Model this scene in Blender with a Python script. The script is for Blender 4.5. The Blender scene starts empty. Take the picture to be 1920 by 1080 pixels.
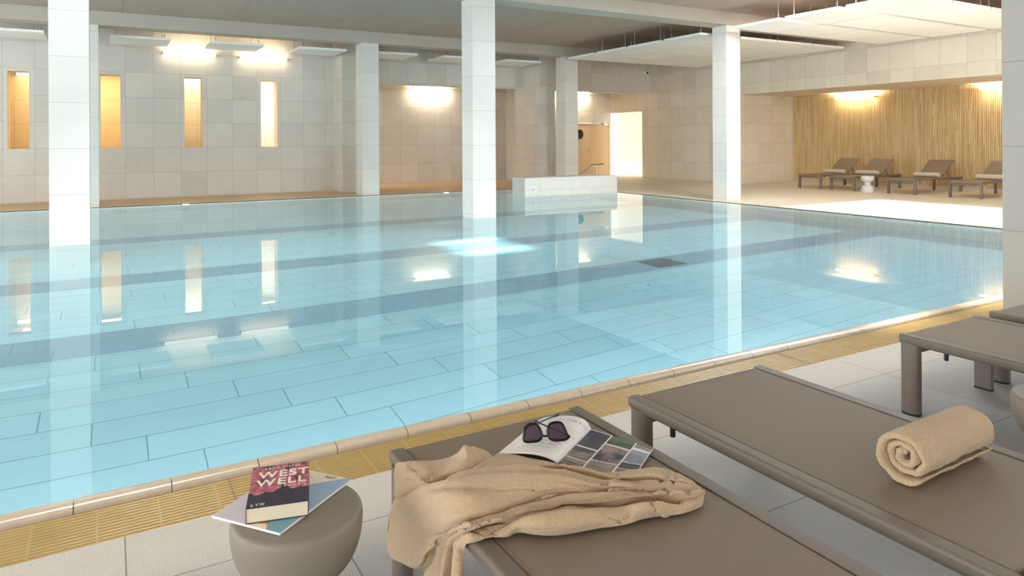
import bpy, bmesh, math, random
from mathutils import Vector, Matrix, noise
random.seed(7)
C = bpy.context.scene.collection
scene = bpy.context.scene
PI = math.pi

# ------------------------------------------------------------------ camera model
F_PX, CX, CY, H = 1311.0, 960.0, 265.8, 1.36
YAW = math.atan(755 / 1311.0)
ROLL = math.atan(17 / 3033.0)
FW = Vector((math.sin(YAW), math.cos(YAW), 0))
RT = Vector((math.cos(YAW), -math.sin(YAW), 0))
UP = Vector((0, 0, 1))
CAM = Vector((0, 0, H))

def ray(px, py):
    u, v = px - CX, py - CY
    a = (u * math.cos(ROLL) - v * math.sin(ROLL)) / F_PX
    b = (u * math.sin(ROLL) + v * math.cos(ROLL)) / F_PX
    return FW + RT * a - UP * b

def atz(px, py, z):
    d = ray(px, py)
    return CAM + d * ((z - H) / d.z)

def atx(px, py, x):
    d = ray(px, py)
    return CAM + d * (x / d.x)

# ------------------------------------------------------------------ object helpers
def obj(name, bm, mat=None, parent=None, smooth=False, angle=None):
    me = bpy.data.meshes.new(name)
    bm.normal_update()
    bm.to_mesh(me)
    bm.free()
    o = bpy.data.objects.new(name, me)
    C.objects.link(o)
    if mat is not None:
        for m in (mat if isinstance(mat, (list, tuple)) else [mat]):
            me.materials.append(m)
    if smooth:
        for p in me.polygons:
            p.use_smooth = True
        if angle is not None:
            me.set_sharp_from_angle(angle=math.radians(angle))
    if parent is not None:
        o.parent = parent
    return o

def thing(name, label, cat, loc=(0, 0, 0), rz=0.0, group=None):
    o = bpy.data.objects.new(name, None)
    C.objects.link(o)
    o.empty_display_size = 0.1
    o.location = loc
    o.rotation_euler = (0, 0, rz)
    tag(o, label, cat, group)
    return o

def tag(o, label, cat, group=None):
    o['label'] = label
    o['category'] = cat
    if group:
        o['group'] = group
    return o

def struct(o, label=None):
    o['kind'] = 'structure'
    if label:
        o['label'] = label
    return o

def copy_tree(o, parent=None):
    c = o.copy()
    C.objects.link(c)
    c.parent = parent
    for ch in list(o.children):
        copy_tree(ch, c)
    return c

def box(bm, x0, x1, y0, y1, z0, z1, bev=0.0, seg=2, mi=0):
    vs = [bm.verts.new((x, y, z)) for z in (z0, z1) for y in (y0, y1) for x in (x0, x1)]
    fs = []
    for idx in ((0, 2, 3, 1), (4, 5, 7, 6), (0, 1, 5, 4), (2, 6, 7, 3), (0, 4, 6, 2), (1, 3, 7, 5)):
        f = bm.faces.new([vs[i] for i in idx])
        f.material_index = mi
        fs.append(f)
    if bev > 0:
        es = list({e for f in fs for e in f.edges})
        r = bmesh.ops.bevel(bm, geom=es, offset=bev, segments=seg, profile=0.5, affect='EDGES')
        for f in r['faces']:
            f.material_index = mi
    return vs

def boxo(name, x0, x1, y0, y1, z0, z1, mat, parent=None, bev=0.0, seg=2):
    bm = bmesh.new()
    box(bm, x0, x1, y0, y1, z0, z1, bev, seg)
    return obj(name, bm, mat, parent, smooth=bev > 0, angle=40)

def quad(bm, pts, mi=0):
    f = bm.faces.new([bm.verts.new(p) for p in pts])
    f.material_index = mi
    return f

def tube(bm, pts, r, n=12, closed=False, cap=True, rect=None, upv=None, mi=0):
    """sweep a circle of radius r (number or list) or an n-gon profile along pts"""
    pts = [Vector(p) for p in pts]
    m = len(pts)
    rings = []
    prev = None
    for i, p in enumerate(pts):
        if closed:
            t = (pts[(i + 1) % m] - pts[i - 1]).normalized()
        else:
            t = (pts[min(i + 1, m - 1)] - pts[max(i - 1, 0)]).normalized()
        ref = upv or (prev if prev is not None else (Vector((0, 0, 1)) if abs(t.z) < .9 else Vector((1, 0, 0))))
        ref = Vector(ref)
        a = (ref - t * ref.dot(t)).normalized()
        b = t.cross(a)
        prev = a
        rr = r[i] if isinstance(r, (list, tuple)) else r
        if rect:
            prof = [(q[0], q[1]) for q in rect]
        else:
            prof = [(math.cos(2 * PI * k / n) * rr, math.sin(2 * PI * k / n) * rr) for k in range(n)]
        rings.append([bm.verts.new(p + a * q[0] + b * q[1]) for q in prof])
    k = len(rings[0])
    rng = range(m) if closed else range(m - 1)
    for i in rng:
        A, B = rings[i], rings[(i + 1) % m]
        for j in range(k):
            f = bm.faces.new((A[j], A[(j + 1) % k], B[(j + 1) % k], B[j]))
            f.material_index = mi
    if cap and not closed:
        bm.faces.new(rings[0][::-1]).material_index = mi
        bm.faces.new(rings[-1]).material_index = mi
    return rings

def lathe(bm, prof, n=64, c=(0, 0, 0), mi=0):
    rings = []
    for r, z in prof:
        if r < 1e-5:
            rings.append([bm.verts.new((c[0], c[1], c[2] + z))])
        else:
            rings.append([bm.verts.new((c[0] + r * math.cos(2 * PI * k / n), c[1] + r * math.sin(2 * PI * k / n), c[2] + z)) for k in range(n)])
    for A, B in zip(rings, rings[1:]):
        for k in range(n):
            a0, a1 = A[k % len(A)], A[(k + 1) % len(A)]
            b0, b1 = B[k % len(B)], B[(k + 1) % len(B)]
            vs = []
            for v in (a0, a1, b1, b0):
                if v not in vs:
                    vs.append(v)
            if len(vs) > 2:
                bm.faces.new(vs).material_index = mi

def catmull(P, n):
    """resample a polyline of Vectors into n points along a Catmull-Rom curve by length"""
    P = [Vector(p) for p in P]
    fine = []
    for i in range(len(P) - 1):
        p0, p1, p2, p3 = P[max(i - 1, 0)], P[i], P[i + 1], P[min(i + 2, len(P) - 1)]
        for k in range(12):
            t = k / 12
            fine.append(0.5 * ((2 * p1) + (p2 - p0) * t + (2 * p0 - 5 * p1 + 4 * p2 - p3) * t * t + (3 * p1 - p0 - 3 * p2 + p3) * t ** 3))
    fine.append(P[-1])
    L = [0]
    for a, b in zip(fine, fine[1:]):
        L.append(L[-1] + (b - a).length)
    out, j = [], 0
    for k in range(n):
        s = L[-1] * k / (n - 1)
        while j < len(L) - 2 and L[j + 1] < s:
            j += 1
        t = (s - L[j]) / max(L[j + 1] - L[j], 1e-9)
        out.append(fine[j].lerp(fine[j + 1], t))
    return out

# ------------------------------------------------------------------ materials
def srgb(r, g, b):
    f = lambda c: (c / 255) / 12.92 if c / 255 <= .04045 else ((c / 255 + .055) / 1.055) ** 2.4
    return (f(r), f(g), f(b), 1)

class NT:
    def __init__(self, name):
        self.m = bpy.data.materials.new(name)
        self.m.use_nodes = True
        self.t = self.m.node_tree
        self.t.nodes.clear()
        self.out = self.t.nodes.new('ShaderNodeOutputMaterial')

    def n(self, typ, **kw):
        nd = self.t.nodes.new(typ)
        for k, v in kw.items():
            setattr(nd, k, v)
        return nd

    def lk(self, a, b):
        self.t.links.new(a, b)

    def put(self, sock, v):
        if hasattr(v, 'is_linked') or hasattr(v, 'links'):
            self.lk(v, sock)
        else:
            sock.default_value = v

    def math(self, op, a, b=None, c=None, clamp=False):
        nd = self.n('ShaderNodeMath', operation=op, use_clamp=clamp)
        self.put(nd.inputs[0], a)
        if b is not None:
            self.put(nd.inputs[1], b)
        if c is not None:
            self.put(nd.inputs[2], c)
        return nd.outputs[0]

    def mix(self, fac, a, b, blend='MIX'):
        nd = self.n('ShaderNodeMix', data_type='RGBA', blend_type=blend)
        self.put(nd.inputs[0], fac)
        self.put(nd.inputs[6], a)
        self.put(nd.inputs[7], b)
        return nd.outputs[2]

    def noise(self, vec, scale, detail=3, rough=.55, dist=0):
        nd = self.n('ShaderNodeTexNoise')
        self.lk(vec, nd.inputs['Vector'])
        nd.inputs['Scale'].default_value = scale
        nd.inputs['Detail'].default_value = detail
        nd.inputs['Roughness'].default_value = rough
        nd.inputs['Distortion'].default_value = dist
        return nd.outputs['Fac']

    def bsdf(self, col, rough=.5, spec=.5, metal=0.0, bump=None, strength=.2, dist=.01, **kw):
        b = self.n('ShaderNodeBsdfPrincipled')
        self.put(b.inputs['Base Color'], col)
        self.put(b.inputs['Roughness'], rough)
        b.inputs['Specular IOR Level'].default_value = spec
        b.inputs['Metallic'].default_value = metal
        for k, v in kw.items():
            self.put(b.inputs[k], v)
        if bump is not None:
            bn = self.n('ShaderNodeBump')
            bn.inputs['Strength'].default_value = strength
            bn.inputs['Distance'].default_value = dist
            self.lk(bump, bn.inputs['Height'])
            self.lk(bn.outputs[0], b.inputs['Normal'])
        self.lk(b.outputs[0], self.out.inputs[0])
        return b

def plain(name, col, rough=.5, spec=.5, metal=0.0, nscale=None, namt=.06, bscale=None, bstr=.2, bdist=.004, **kw):
    N = NT(name)
    pos = N.n('ShaderNodeTexCoord').outputs['Object']
    c = col
    if nscale:
        f = N.noise(pos, nscale, 4)
        k = N.math('MULTIPLY_ADD', f, 2 * namt, 1 - namt)
        cc = N.n('ShaderNodeCombineColor')
        for i in range(3):
            N.lk(N.math('MULTIPLY', k, col[i]), cc.inputs[i])
        c = cc.outputs[0]
    b = N.noise(pos, bscale, 2) if bscale else None
    N.bsdf(c, rough, spec, metal, b, bstr, bdist, **kw)
    return N.m

def stone(name, col, mode, pu, pv, ou, ov, grout=(.30, .27, .23, 1), gw=.004, rough=.45, spec=.4, var=.07, vein=.10,
          bscale=None, bstr=.1, stagger=0.0, gdark=.8, bands=None, band_col=None, mott=.06):
    """stone tiles in world metres. mode 'wall': u is x or y (by the face normal), v is z; 'floor': u is x, v is y"""
    N = NT(name)
    g = N.n('ShaderNodeNewGeometry')
    sp = N.n('ShaderNodeSeparateXYZ')
    N.lk(g.outputs['Position'], sp.inputs[0])
    X, Y, Z = sp.outputs
    if mode == 'wall':
        sn = N.n('ShaderNodeSeparateXYZ')
        N.lk(g.outputs['True Normal'], sn.inputs[0])
        isx = N.math('GREATER_THAN', N.math('ABSOLUTE', sn.outputs[0]), .5)
        u = N.math('ADD', N.math('MULTIPLY', X, N.math('SUBTRACT', 1, isx)), N.math('MULTIPLY', Y, isx))
        v = Z
    else:
        u, v = X, Y
    v = N.math('DIVIDE', N.math('SUBTRACT', v, ov), pv)
    u = N.math('DIVIDE', N.math('SUBTRACT', u, ou), pu)
    vi = N.math('FLOOR', v)
    if stagger:
        u = N.math('ADD', u, N.math('MULTIPLY', vi, stagger))
    ui = N.math('FLOOR', u)
    fu, fv = N.math('FRACT', u), N.math('FRACT', v)
    du = N.math('MULTIPLY', N.math('MINIMUM', fu, N.math('SUBTRACT', 1, fu)), pu)
    dv = N.math('MULTIPLY', N.math('MINIMUM', fv, N.math('SUBTRACT', 1, fv)), pv)
    d = N.math('MINIMUM', du, dv)
    line = N.math('LESS_THAN', d, gw * .5)
    cid = N.n('ShaderNodeCombineXYZ')
    N.lk(ui, cid.inputs[0]); N.lk(vi, cid.inputs[1])
    wn = N.n('ShaderNodeTexWhiteNoise', noise_dimensions='2D')
    N.lk(cid.outputs[0], wn.inputs['Vector'])
    rnd = wn.outputs['Value']
    # vein noise, shifted per tile and stretched along a diagonal
    off = N.n('ShaderNodeVectorMath', operation='SCALE')
    N.lk(wn.outputs['Color'], off.inputs[0]); off.inputs['Scale'].default_value = 7.0
    add = N.n('ShaderNodeVectorMath', operation='ADD')
    N.lk(g.outputs['Position'], add.inputs[0]); N.lk(off.outputs[0], add.inputs[1])
    mp = N.n('ShaderNodeMapping')
    N.lk(add.outputs[0], mp.inputs[0])
    mp.inputs['Rotation'].default_value = (.5, .6, .4)
    mp.inputs['Scale'].default_value = (1.0, 2.4, 1.6)
    ve = N.noise(mp.outputs[0], 2.0, 6, .6, .6)
    fine = N.noise(g.outputs['Position'], 60 if mott < .1 else 140, 3, .65)
    k = N.math('ADD', N.math('MULTIPLY', N.math('SUBTRACT', rnd, .5), var * 2), N.math('MULTIPLY', N.math('SUBTRACT', ve, .5), vein * 2))
    k = N.math('ADD', N.math('ADD', k, N.math('MULTIPLY', N.math('SUBTRACT', fine, .5), mott)), 1.0)
    base = col
    if bands:
        m = None
        for axis, lo, hi in bands:
            s = X if axis == 'x' else Y
            q = N.math('MULTIPLY', N.math('GREATER_THAN', s, lo), N.math('LESS_THAN', s, hi))
            m = q if m is None else N.math('MAXIMUM', m, q)
        base = N.mix(m, col, band_col)
    sc = N.n('ShaderNodeVectorMath', operation='SCALE')
    if hasattr(base, 'links'):
        N.lk(base, sc.inputs[0])
    else:
        sc.inputs[0].default_value = base[:3]
    N.lk(k, sc.inputs['Scale'])
    c = N.mix(N.math('MULTIPLY', line, gdark), sc.outputs[0], grout)
    h = None
    if bscale:
        h = N.math('SUBTRACT', N.noise(g.outputs['Position'], bscale, 3, .6), N.math('MULTIPLY', line, .6))
    N.bsdf(c, rough, spec, 0.0, h, bstr, .004)
    return N.m

def emit(name, col, strength):
    N = NT(name)
    e = N.n('ShaderNodeEmission')
    e.inputs[0].default_value = col
    e.inputs[1].default_value = strength
    N.lk(e.outputs[0], N.out.inputs[0])
    return N.m

M = {}
STONE = srgb(218, 212, 201)
M['wall'] = stone('wall_stone_tiles', STONE, 'wall', .617, .623, .351, .018, grout=(.36, .33, .28, 1), gw=.007)
M['wallr'] = stone('right_wall_stone_tiles', srgb(221, 212, 196), 'wall', .617, .623, .12, .018, grout=(.36, .33, .28, 1), gw=.007)
M['column'] = stone('column_stone_tiles', srgb(226, 222, 213), 'wall', 50.0, .623, -25.3, .055, grout=(.42, .40, .36, 1), gw=.006, var=.03, vein=.07)
M['island'] = stone('divider_stone_tiles', srgb(230, 226, 216), 'wall', .62, .31, .35, -.16, grout=(.5, .48, .44, 1), gw=.006, stagger=.5, var=.03, vein=.05)
M['deck'] = stone('deck_stone_tiles', srgb(190, 187, 181), 'floor', .642, .685, .04, .385, grout=(.20, .18, .16, 1), gw=.005, rough=.6, spec=.3,
                  var=.03, vein=.06, bscale=150, bstr=1.0, gdark=.9, mott=.30)
M['deckfar'] = stone('far_deck_stone_tiles', srgb(222, 211, 192), 'floor', .617, .617, .1, .1, grout=(.45, .40, .33, 1), gw=.005, rough=.5, spec=.35, var=.03, vein=.06)
M['poolfloor'] = stone('pool_floor_tiles', srgb(224, 222, 214), 'floor', 1.267, .326, .205, 4.943, grout=(.20, .22, .23, 1), gw=.008, rough=.5, spec=.2,
                       stagger=.25, var=.04, vein=.05, gdark=.75,
                       bands=[('y', 6.94, 7.58), ('y', 9.48, 10.1), ('y', 12.72, 13.38), ('x', 11.05, 11.76)], band_col=srgb(172, 176, 178))
M['poolwall'] = stone('pool_wall_tiles', srgb(224, 222, 214), 'wall', 1.267, .326, .2, 0, grout=(.3, .3, .3, 1), gw=.008, var=.04, vein=.05)
M['concrete'] = plain('board_concrete', srgb(182, 160, 145), .8, .2, nscale=1.3, namt=.10, bscale=30, bstr=.15)
M['beam'] = plain('beam_concrete', srgb(186, 174, 160), .8, .2, nscale=1.1, namt=.09, bscale=30, bstr=.15)
M['soffit'] = plain('cream_plaster', srgb(230, 216, 194), .8, .2, nscale=2, namt=.03)
M['hallwall'] = plain('hall_plaster', srgb(235, 226, 208), .8, .2, nscale=2, namt=.03)
M['white'] = plain('white_acoustic_board', srgb(248, 246, 241), .85, .15, nscale=25, namt=.02)
M['steel'] = plain('brushed_steel', (.55, .53, .50, 1), .28, .5, 1.0, nscale=40, namt=.05)
M['wire'] = plain('galvanised_rod', (.42, .40, .38, 1), .4, .5, .8)
M['dark'] = plain('black_plastic', (.012, .012, .013, 1), .4, .5)
M['darkglass'] = plain('dark_porthole_glass', (.02, .025, .03, 1), .08, .6)
M['frame'] = plain('taupe_powder_coat', srgb(118, 107, 95), .48, .4, nscale=6, namt=.02, bscale=900, bstr=.05, bdist=.001)
M['table'] = plain('taupe_matt_ceramic', srgb(136, 126, 113), .5, .4, nscale=5, namt=.03, bscale=250, bstr=.04, bdist=.001)
M['tablew'] = plain('light_grey_ceramic', srgb(206, 204, 198), .45, .4, nscale=5, namt=.03)
M['doorwood'] = plain('pale_beech_door', srgb(226, 198, 160), .5, .3, nscale=3, namt=.03)
M['paper'] = plain('book_paper', srgb(226, 212, 184), .8, .2, nscale=120, namt=.05)
M['pagew'] = plain('white_page', srgb(233, 229, 222), .45, .35)
M['ink'] = plain('black_ink', (.05, .045, .045, 1), .6, .2)
M['inkl'] = plain('grey_ink', (.33, .33, .34, 1), .6, .2)
M['letter'] = plain('cream_lettering', srgb(247, 238, 220), .5, .3)
M['sign'] = plain('white_sign_plate', srgb(238, 240, 240), .4, .4)
M['gframe'] = plain('glossy_black_acetate', (.006, .006, .007, 1), .25, .35)
M['grille'] = plain('grey_drain_grille', (.22, .23, .24, 1), .5, .3)
M['grout'] = plain('joint_line', (.22, .19, .16, 1), .8, .1)

def mat_sling():
    N = NT('taupe_sling_weave')
    pos = N.n('ShaderNodeTexCoord').outputs['Object']
    sp = N.n('ShaderNodeSeparateXYZ'); N.lk(pos, sp.inputs[0])
    w = [N.math('SINE', N.math('MULTIPLY', sp.outputs[i], 2 * PI / .0032)) for i in (0, 1)]
    h = N.math('MULTIPLY', w[0], w[1])
    f = N.noise(pos, 3, 3)
    k = N.math('ADD', N.math('MULTIPLY', h, .03), N.math('MULTIPLY_ADD', f, .08, .96))
    col = srgb(133, 117, 100)
    cc = N.n('ShaderNodeCombineColor')
    for i in range(3):
        N.lk(N.math('MULTIPLY', k, col[i]), cc.inputs[i])
    N.bsdf(cc.outputs[0], .55, .3, 0, h, .25, .0008)
    return N.m
M['sling'] = mat_sling()

def mat_terry(name, col):
    N = NT(name)
    pos = N.n('ShaderNodeTexCoord').outputs['Object']
    a = N.noise(pos, 300, 2, .75)
    b = N.noise(pos, 110, 3, .65)
    c = N.noise(pos, 9, 3)
    k = N.math('ADD', N.math('MULTIPLY_ADD', a, .50, .66), N.math('MULTIPLY', N.math('SUBTRACT', c, .5), .12))
    k = N.math('ADD', k, N.math('MULTIPLY', N.math('SUBTRACT', b, .5), .30))
    cc = N.n('ShaderNodeCombineColor')
    for i in range(3):
        N.lk(N.math('MULTIPLY', k, col[i]), cc.inputs[i])
    h = N.math('ADD', a, b)
    bs = N.bsdf(cc.outputs[0], .95, .1, 0, h, 1.0, .005)
    bs.inputs['Sheen Weight'].default_value = .35
    bs.inputs['Sheen Roughness'].default_value = .5
    return N.m
M['terry'] = mat_terry('beige_terry', srgb(222, 190, 148))
M['terryh'] = mat_terry('beige_terry_hem', srgb(224, 200, 165))
M['terryfar'] = mat_terry('cream_terry', srgb(224, 206, 176))

def mat_slat():
    N = NT('pale_timber_slats')
    g = N.n('ShaderNodeNewGeometry')
    sp = N.n('ShaderNodeSeparateXYZ'); N.lk(g.outputs['Position'], sp.inputs[0])
    cell = N.math('FLOOR', N.math('DIVIDE', sp.outputs[1], .044))
    zc = N.math('FLOOR', N.math('ADD', N.math('DIVIDE', sp.outputs[2], .9), N.math('MULTIPLY', cell, .37)))
    cv = N.n('ShaderNodeCombineXYZ'); N.lk(cell, cv.inputs[0]); N.lk(zc, cv.inputs[1])
    wn = N.n('ShaderNodeTexWhiteNoise', noise_dimensions='2D'); N.lk(cv.outputs[0], wn.inputs['Vector'])
    mp = N.n('ShaderNodeMapping'); N.lk(g.outputs['Position'], mp.inputs[0]); mp.inputs['Scale'].default_value = (20, 20, 1.0)
    gr = N.noise(mp.outputs[0], 3, 3)
    t = N.math('ADD', N.math('MULTIPLY', wn.outputs['Value'], .7), N.math('MULTIPLY', gr, .3))
    c = N.mix(t, srgb(200, 165, 114), srgb(234, 206, 158))
    N.bsdf(c, .6, .3)
    return N.m
M['slat'] = mat_slat()
M['slatback'] = plain('dark_backing_felt', srgb(120, 90, 54), .9, .1)

def mat_grate():
    N = NT('ochre_overflow_grating')
    g = N.n('ShaderNodeNewGeometry')
    f = N.noise(g.outputs['Position'], 8, 4)
    c = N.mix(f, srgb(154, 128, 72), srgb(178, 152, 94))
    N.bsdf(c, .26, .8)
    return N.m
M['grate'] = mat_grate()
M['grated'] = plain('grating_gap', srgb(70, 50, 22), .7, .2)

def mat_coping():
    N = NT('stone_coping')
    g = N.n('ShaderNodeNewGeometry')
    f = N.noise(g.outputs['Position'], 30, 5, .65)
    f2 = N.noise(g.outputs['Position'], 3, 3)
    c = N.mix(N.math('ADD', N.math('MULTIPLY', f, .6), N.math('MULTIPLY', f2, .4)), srgb(166, 151, 130), srgb(204, 192, 172))
    N.bsdf(c, .2, .8)
    return N.m
M['coping'] = mat_coping()

def mat_water():
    N = NT('pool_water')
    fr = N.n('ShaderNodeFresnel'); fr.inputs['IOR'].default_value = 1.333
    rf = N.n('ShaderNodeBsdfRefraction'); rf.inputs['Color'].default_value = WATER_TINT; rf.inputs['IOR'].default_value = 1.333; rf.inputs['Roughness'].default_value = 0
    gl = N.n('ShaderNodeBsdfGlossy'); gl.inputs['Color'].default_value = (1, 1, 1, 1); gl.inputs['Roughness'].default_value = 0
    mx = N.n('ShaderNodeMixShader')
    N.lk(fr.outputs[0], mx.inputs[0]); N.lk(rf.outputs[0], mx.inputs[1]); N.lk(gl.outputs[0], mx.inputs[2])
    N.lk(mx.outputs[0], N.out.inputs[0])
    return N.m
WATER_TINT = (.56, .86, 1.0, 1)
M['water'] = mat_water()

def mat_vcol(name, rough=.4, spec=.4):
    N = NT(name)
    a = N.n('ShaderNodeVertexColor'); a.layer_name = 'Col'
    N.bsdf(a.outputs[0], rough, spec)
    return N.m
M['print'] = mat_vcol('printed_paper', .38, .4)
M['cover'] = mat_vcol('printed_cover', .3, .45)

M['lampwarm'] = emit('warm_lamp_tube', (1, .87, .66, 1), 2.2)
M['lamplow'] = emit('warm_lamp_tube_alcove', (1, .86, .62, 1), 2.2)
M['lampamber'] = emit('amber_lamp_tube', (1, .75, .40, 1), 8)
M['poollamp'] = emit('underwater_lamp_face', (.95, 1, .95, 1), 60)

def mat_lens():
    N = NT('smoked_lens')
    b = N.n('ShaderNodeBsdfPrincipled')
    b.inputs['Base Color'].default_value = (.045, .028, .05, 1)
    b.inputs['Roughness'].default_value = .04
    b.inputs['Specular IOR Level'].default_value = .8
    tr = N.n('ShaderNodeBsdfTransparent'); tr.inputs[0].default_value = (.17, .12, .18, 1)
    mx = N.n('ShaderNodeMixShader'); mx.inputs[0].default_value = .62
    N.lk(tr.outputs[0], mx.inputs[1]); N.lk(b.outputs[0], mx.inputs[2]); N.lk(mx.outputs[0], N.out.inputs[0])
    return N.m
M['lens'] = mat_lens()

# ------------------------------------------------------------------ layout numbers (metres; +x along the near pool edge, +y across the pool)
XW = 17.2            # right wall / bulkhead face
XS = 19.7            # slatted alcove back wall
YF, YFW = 17.47, 19.69   # far pool edge, far wall
YN = 3.13            # near pool edge
XR = 11.76           # right pool edge
XL = -6.5            # left pool edge (out of view)
ZC = 4.23            # ceiling
YB = -4.2            # facade behind the camera
XLW = -9.5           # left wall
ZW = -.006           # water level
DP = -1.6            # pool floor

# ---------------- floor decks
def slab(name, rects, z0, z1, mat, label=None):
    bm = bmesh.new()
    for x0, x1, y0, y1 in rects:
        box(bm, x0, x1, y0, y1, z0, z1)
    return struct(obj(name, bm, mat), label)

slab('floor_near', [(XLW, 20.2, YB, 2.77)], -.12, 0, M['deck'], 'pale textured stone deck under the near loungers')
slab('floor_right', [(XR, 20.2, 2.77, 24.0)], -.12, 0, M['deckfar'], 'pale stone deck along the right side of the pool')
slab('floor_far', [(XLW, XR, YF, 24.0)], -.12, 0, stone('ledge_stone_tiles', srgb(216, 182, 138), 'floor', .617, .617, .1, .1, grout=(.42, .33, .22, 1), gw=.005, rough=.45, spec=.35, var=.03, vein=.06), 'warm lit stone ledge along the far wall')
slab('floor_left', [(XLW, XL, 2.77, YF)], -.12, 0, M['deckfar'])
# pool basin
bm = bmesh.new(); box(bm, XL, XR, 3.05, YF, DP - .1, DP)
struct(obj('pool_floor', bm, M['poolfloor']), 'tiled pool floor with grey lane bands')
bm = bmesh.new(); box(bm, XL, XR, YF, YF + .1, DP, -.12); struct(obj('wall_pool_far', bm, M['poolwall']))
bm = bmesh.new(); box(bm, XL, XR, 3.03, YN, DP, -.03); struct(obj('wall_pool_near', bm, M['poolwall']))
bm = bmesh.new(); box(bm, XR, XR + .1, 3.0, YF, DP, -.12); struct(obj('wall_pool_right', bm, M['poolwall']))
bm = bmesh.new(); box(bm, XL - .1, XL, 3.0, YF, DP, -.12); struct(obj('wall_pool_left', bm, M['poolwall']))
# water surface (real refracting surface; tiles below are seen through it)
bm = bmesh.new(); quad(bm, [(XL, YN - .06, ZW), (XR, YN - .06, ZW), (XR, YF, ZW), (XL, YF, ZW)])
struct(obj('pool_water', bm, M['water'], smooth=True), 'still turquoise pool water')

# coping along the near edge: rounded stone pieces 0.328 m long
prof = []
for k in range(11):
    t = PI * k / 10
    prof.append((3.09 + .042 * math.cos(t), .004 + .024 * math.sin(t)))
prof = [(3.132, -.09)] + prof + [(3.048, -.09)]
bm = bmesh.new()
x = -.122 - .3285 * 30
while x < XR:
    a, b = x + .0018, x + .3285 - .0018
    A = [bm.verts.new((a, p[0], p[1])) for p in prof]
    B = [bm.verts.new((b, p[0], p[1])) for p in prof]
    for i in range(len(prof) - 1):
        bm.faces.new((A[i], A[i + 1], B[i + 1], B[i]))
    bm.faces.new(A[::-1]); bm.faces.new(B)
    x += .3285
cp = struct(obj('trim_1', bm, M['coping'], smooth=True, angle=50), 'rounded stone coping along the near pool edge')
boxo('joint_filler', XLW, XR, 3.052, 3.128, -.09, .003, M['grout'], cp)

# overflow grating between coping and deck: long ochre bars with cross clips
bm = bmesh.new()
nb = 12
for i in range(nb):
    y0 = 2.775 + i * (.270 / nb)
    box(bm, XLW, XR, y0 + .0025, y0 + .270 / nb - .0025, -.03, -.004, .003, 1)
gr = struct(obj('trim_2', bm, M['grate'], smooth=True, angle=50), 'ochre overflow grating beside the coping')
bm = bmesh.new()
x = -.268 - .2 * 46
while x < XR:
    box(bm, x - .003, x + .003, 2.776, 3.044, -.03, -.0065)
    x += .2005
obj('cross_clips', bm, M['letter'] if False else plain('pale_clip', srgb(226, 204, 150), .4, .4), gr)
boxo('gutter_bed', XLW, XR, 2.77, 3.05, -.12, -.022, M['grated'], gr)
bm = bmesh.new()
for x in (-3.1, .41, 3.70, 7.0):
    box(bm, x, x + .004, 2.77, 3.046, -.03, -.0030)
obj('module_joint', bm, M['grout'], gr)

# right / far pool rim: thin stone lip
bm = bmesh.new(); box(bm, XR - .0, XR + .12, 3.05, YF + .12, -.10, .002); box(bm, XLW, XR, YF, YF + .12, -.10, .002)
struct(obj('trim_3', bm, M['deckfar']), 'flush stone rim on the far and right pool edges')

# ---------------- far wall with four slit openings
WIN = [(-2.034, -1.597), (-.190, .255), (1.658, 2.107), (3.53, 3.978)]
WZ0, WZ1 = 1.25, 3.07
bm = bmesh.new()
xs = [XLW] + [v for w in WIN for v in w] + [5.58]
for i in range(0, len(xs), 2):
    box(bm, xs[i], xs[i + 1], YFW, YFW + .47, 0, ZC)
for a, b in WIN:
    box(bm, a, b, YFW, YFW + .47, 0, WZ0)
    box(bm, a, b, YFW, YFW + .47, WZ1, ZC)
struct(obj('wall_far', bm, M['wall']), 'grey beige tiled far wall with four slit openings')
for i, (a, b) in enumerate(WIN):
    bm = bmesh.new()
    t = .012
    box(bm, a, a + t, YFW - .004, YFW + .474, WZ0, WZ1); box(bm, b - t, b, YFW - .004, YFW + .474, WZ0, WZ1)
    box(bm, a + t, b - t, YFW - .004, YFW + .474, WZ0, WZ0 + t); box(bm, a + t, b - t, YFW - .004, YFW + .474, WZ1 - t, WZ1)
    struct(obj('window_%d' % (i + 1), bm, M['soffit']), ['slit opening glowing amber beside the left frame edge', 'slit opening glowing deep amber right of the tall left column',
           'slit opening with pale yellow glow under a wall lamp', 'slit opening with near white glow, fourth from the left'][i])
# corridor behind the far wall
YC = 22.0
bm = bmesh.new(); box(bm, XLW, 5.6, YC, YC + .1, 0, ZC); struct(obj('wall_corridor', bm, M['wall']))
bm = bmesh.new(); box(bm, XLW, 5.6, YFW + .47, YC, 3.35, 3.4); struct(obj('ceiling_corridor', bm, M['soffit']))
bm = bmesh.new(); box(bm, 2.95, 3.02, YFW + .5, YC, 0, 3.35); struct(obj('added_baffle_right', bm, M['hallwall']))  # baffle added to keep the neutral and pale corridor fills apart
bm = bmesh.new(); box(bm, 1.25, 1.32, YFW + .5, YC, 0, 3.35); struct(obj('added_baffle_left', bm, M['hallwall']))  # baffle added to keep the pale and amber corridor fills apart
# pilasters on the far wall
def column(x0, x1, y0, y1, z0, z1, n, label):
    bm = bmesh.new(); box(bm, x0, x1, y0, y1, z0, z1)
    return struct(obj('column', bm, M['column'] if n else M['wall']), label)
column(5.52, 6.10, 18.85, YFW + .47, 0, ZC, 0, 'wall pier at the end of the slit wall')
column(11.72, 12.30, 18.60, YFW + .47, 0, ZC, 0, 'wall pier between the two lit recesses')
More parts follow.
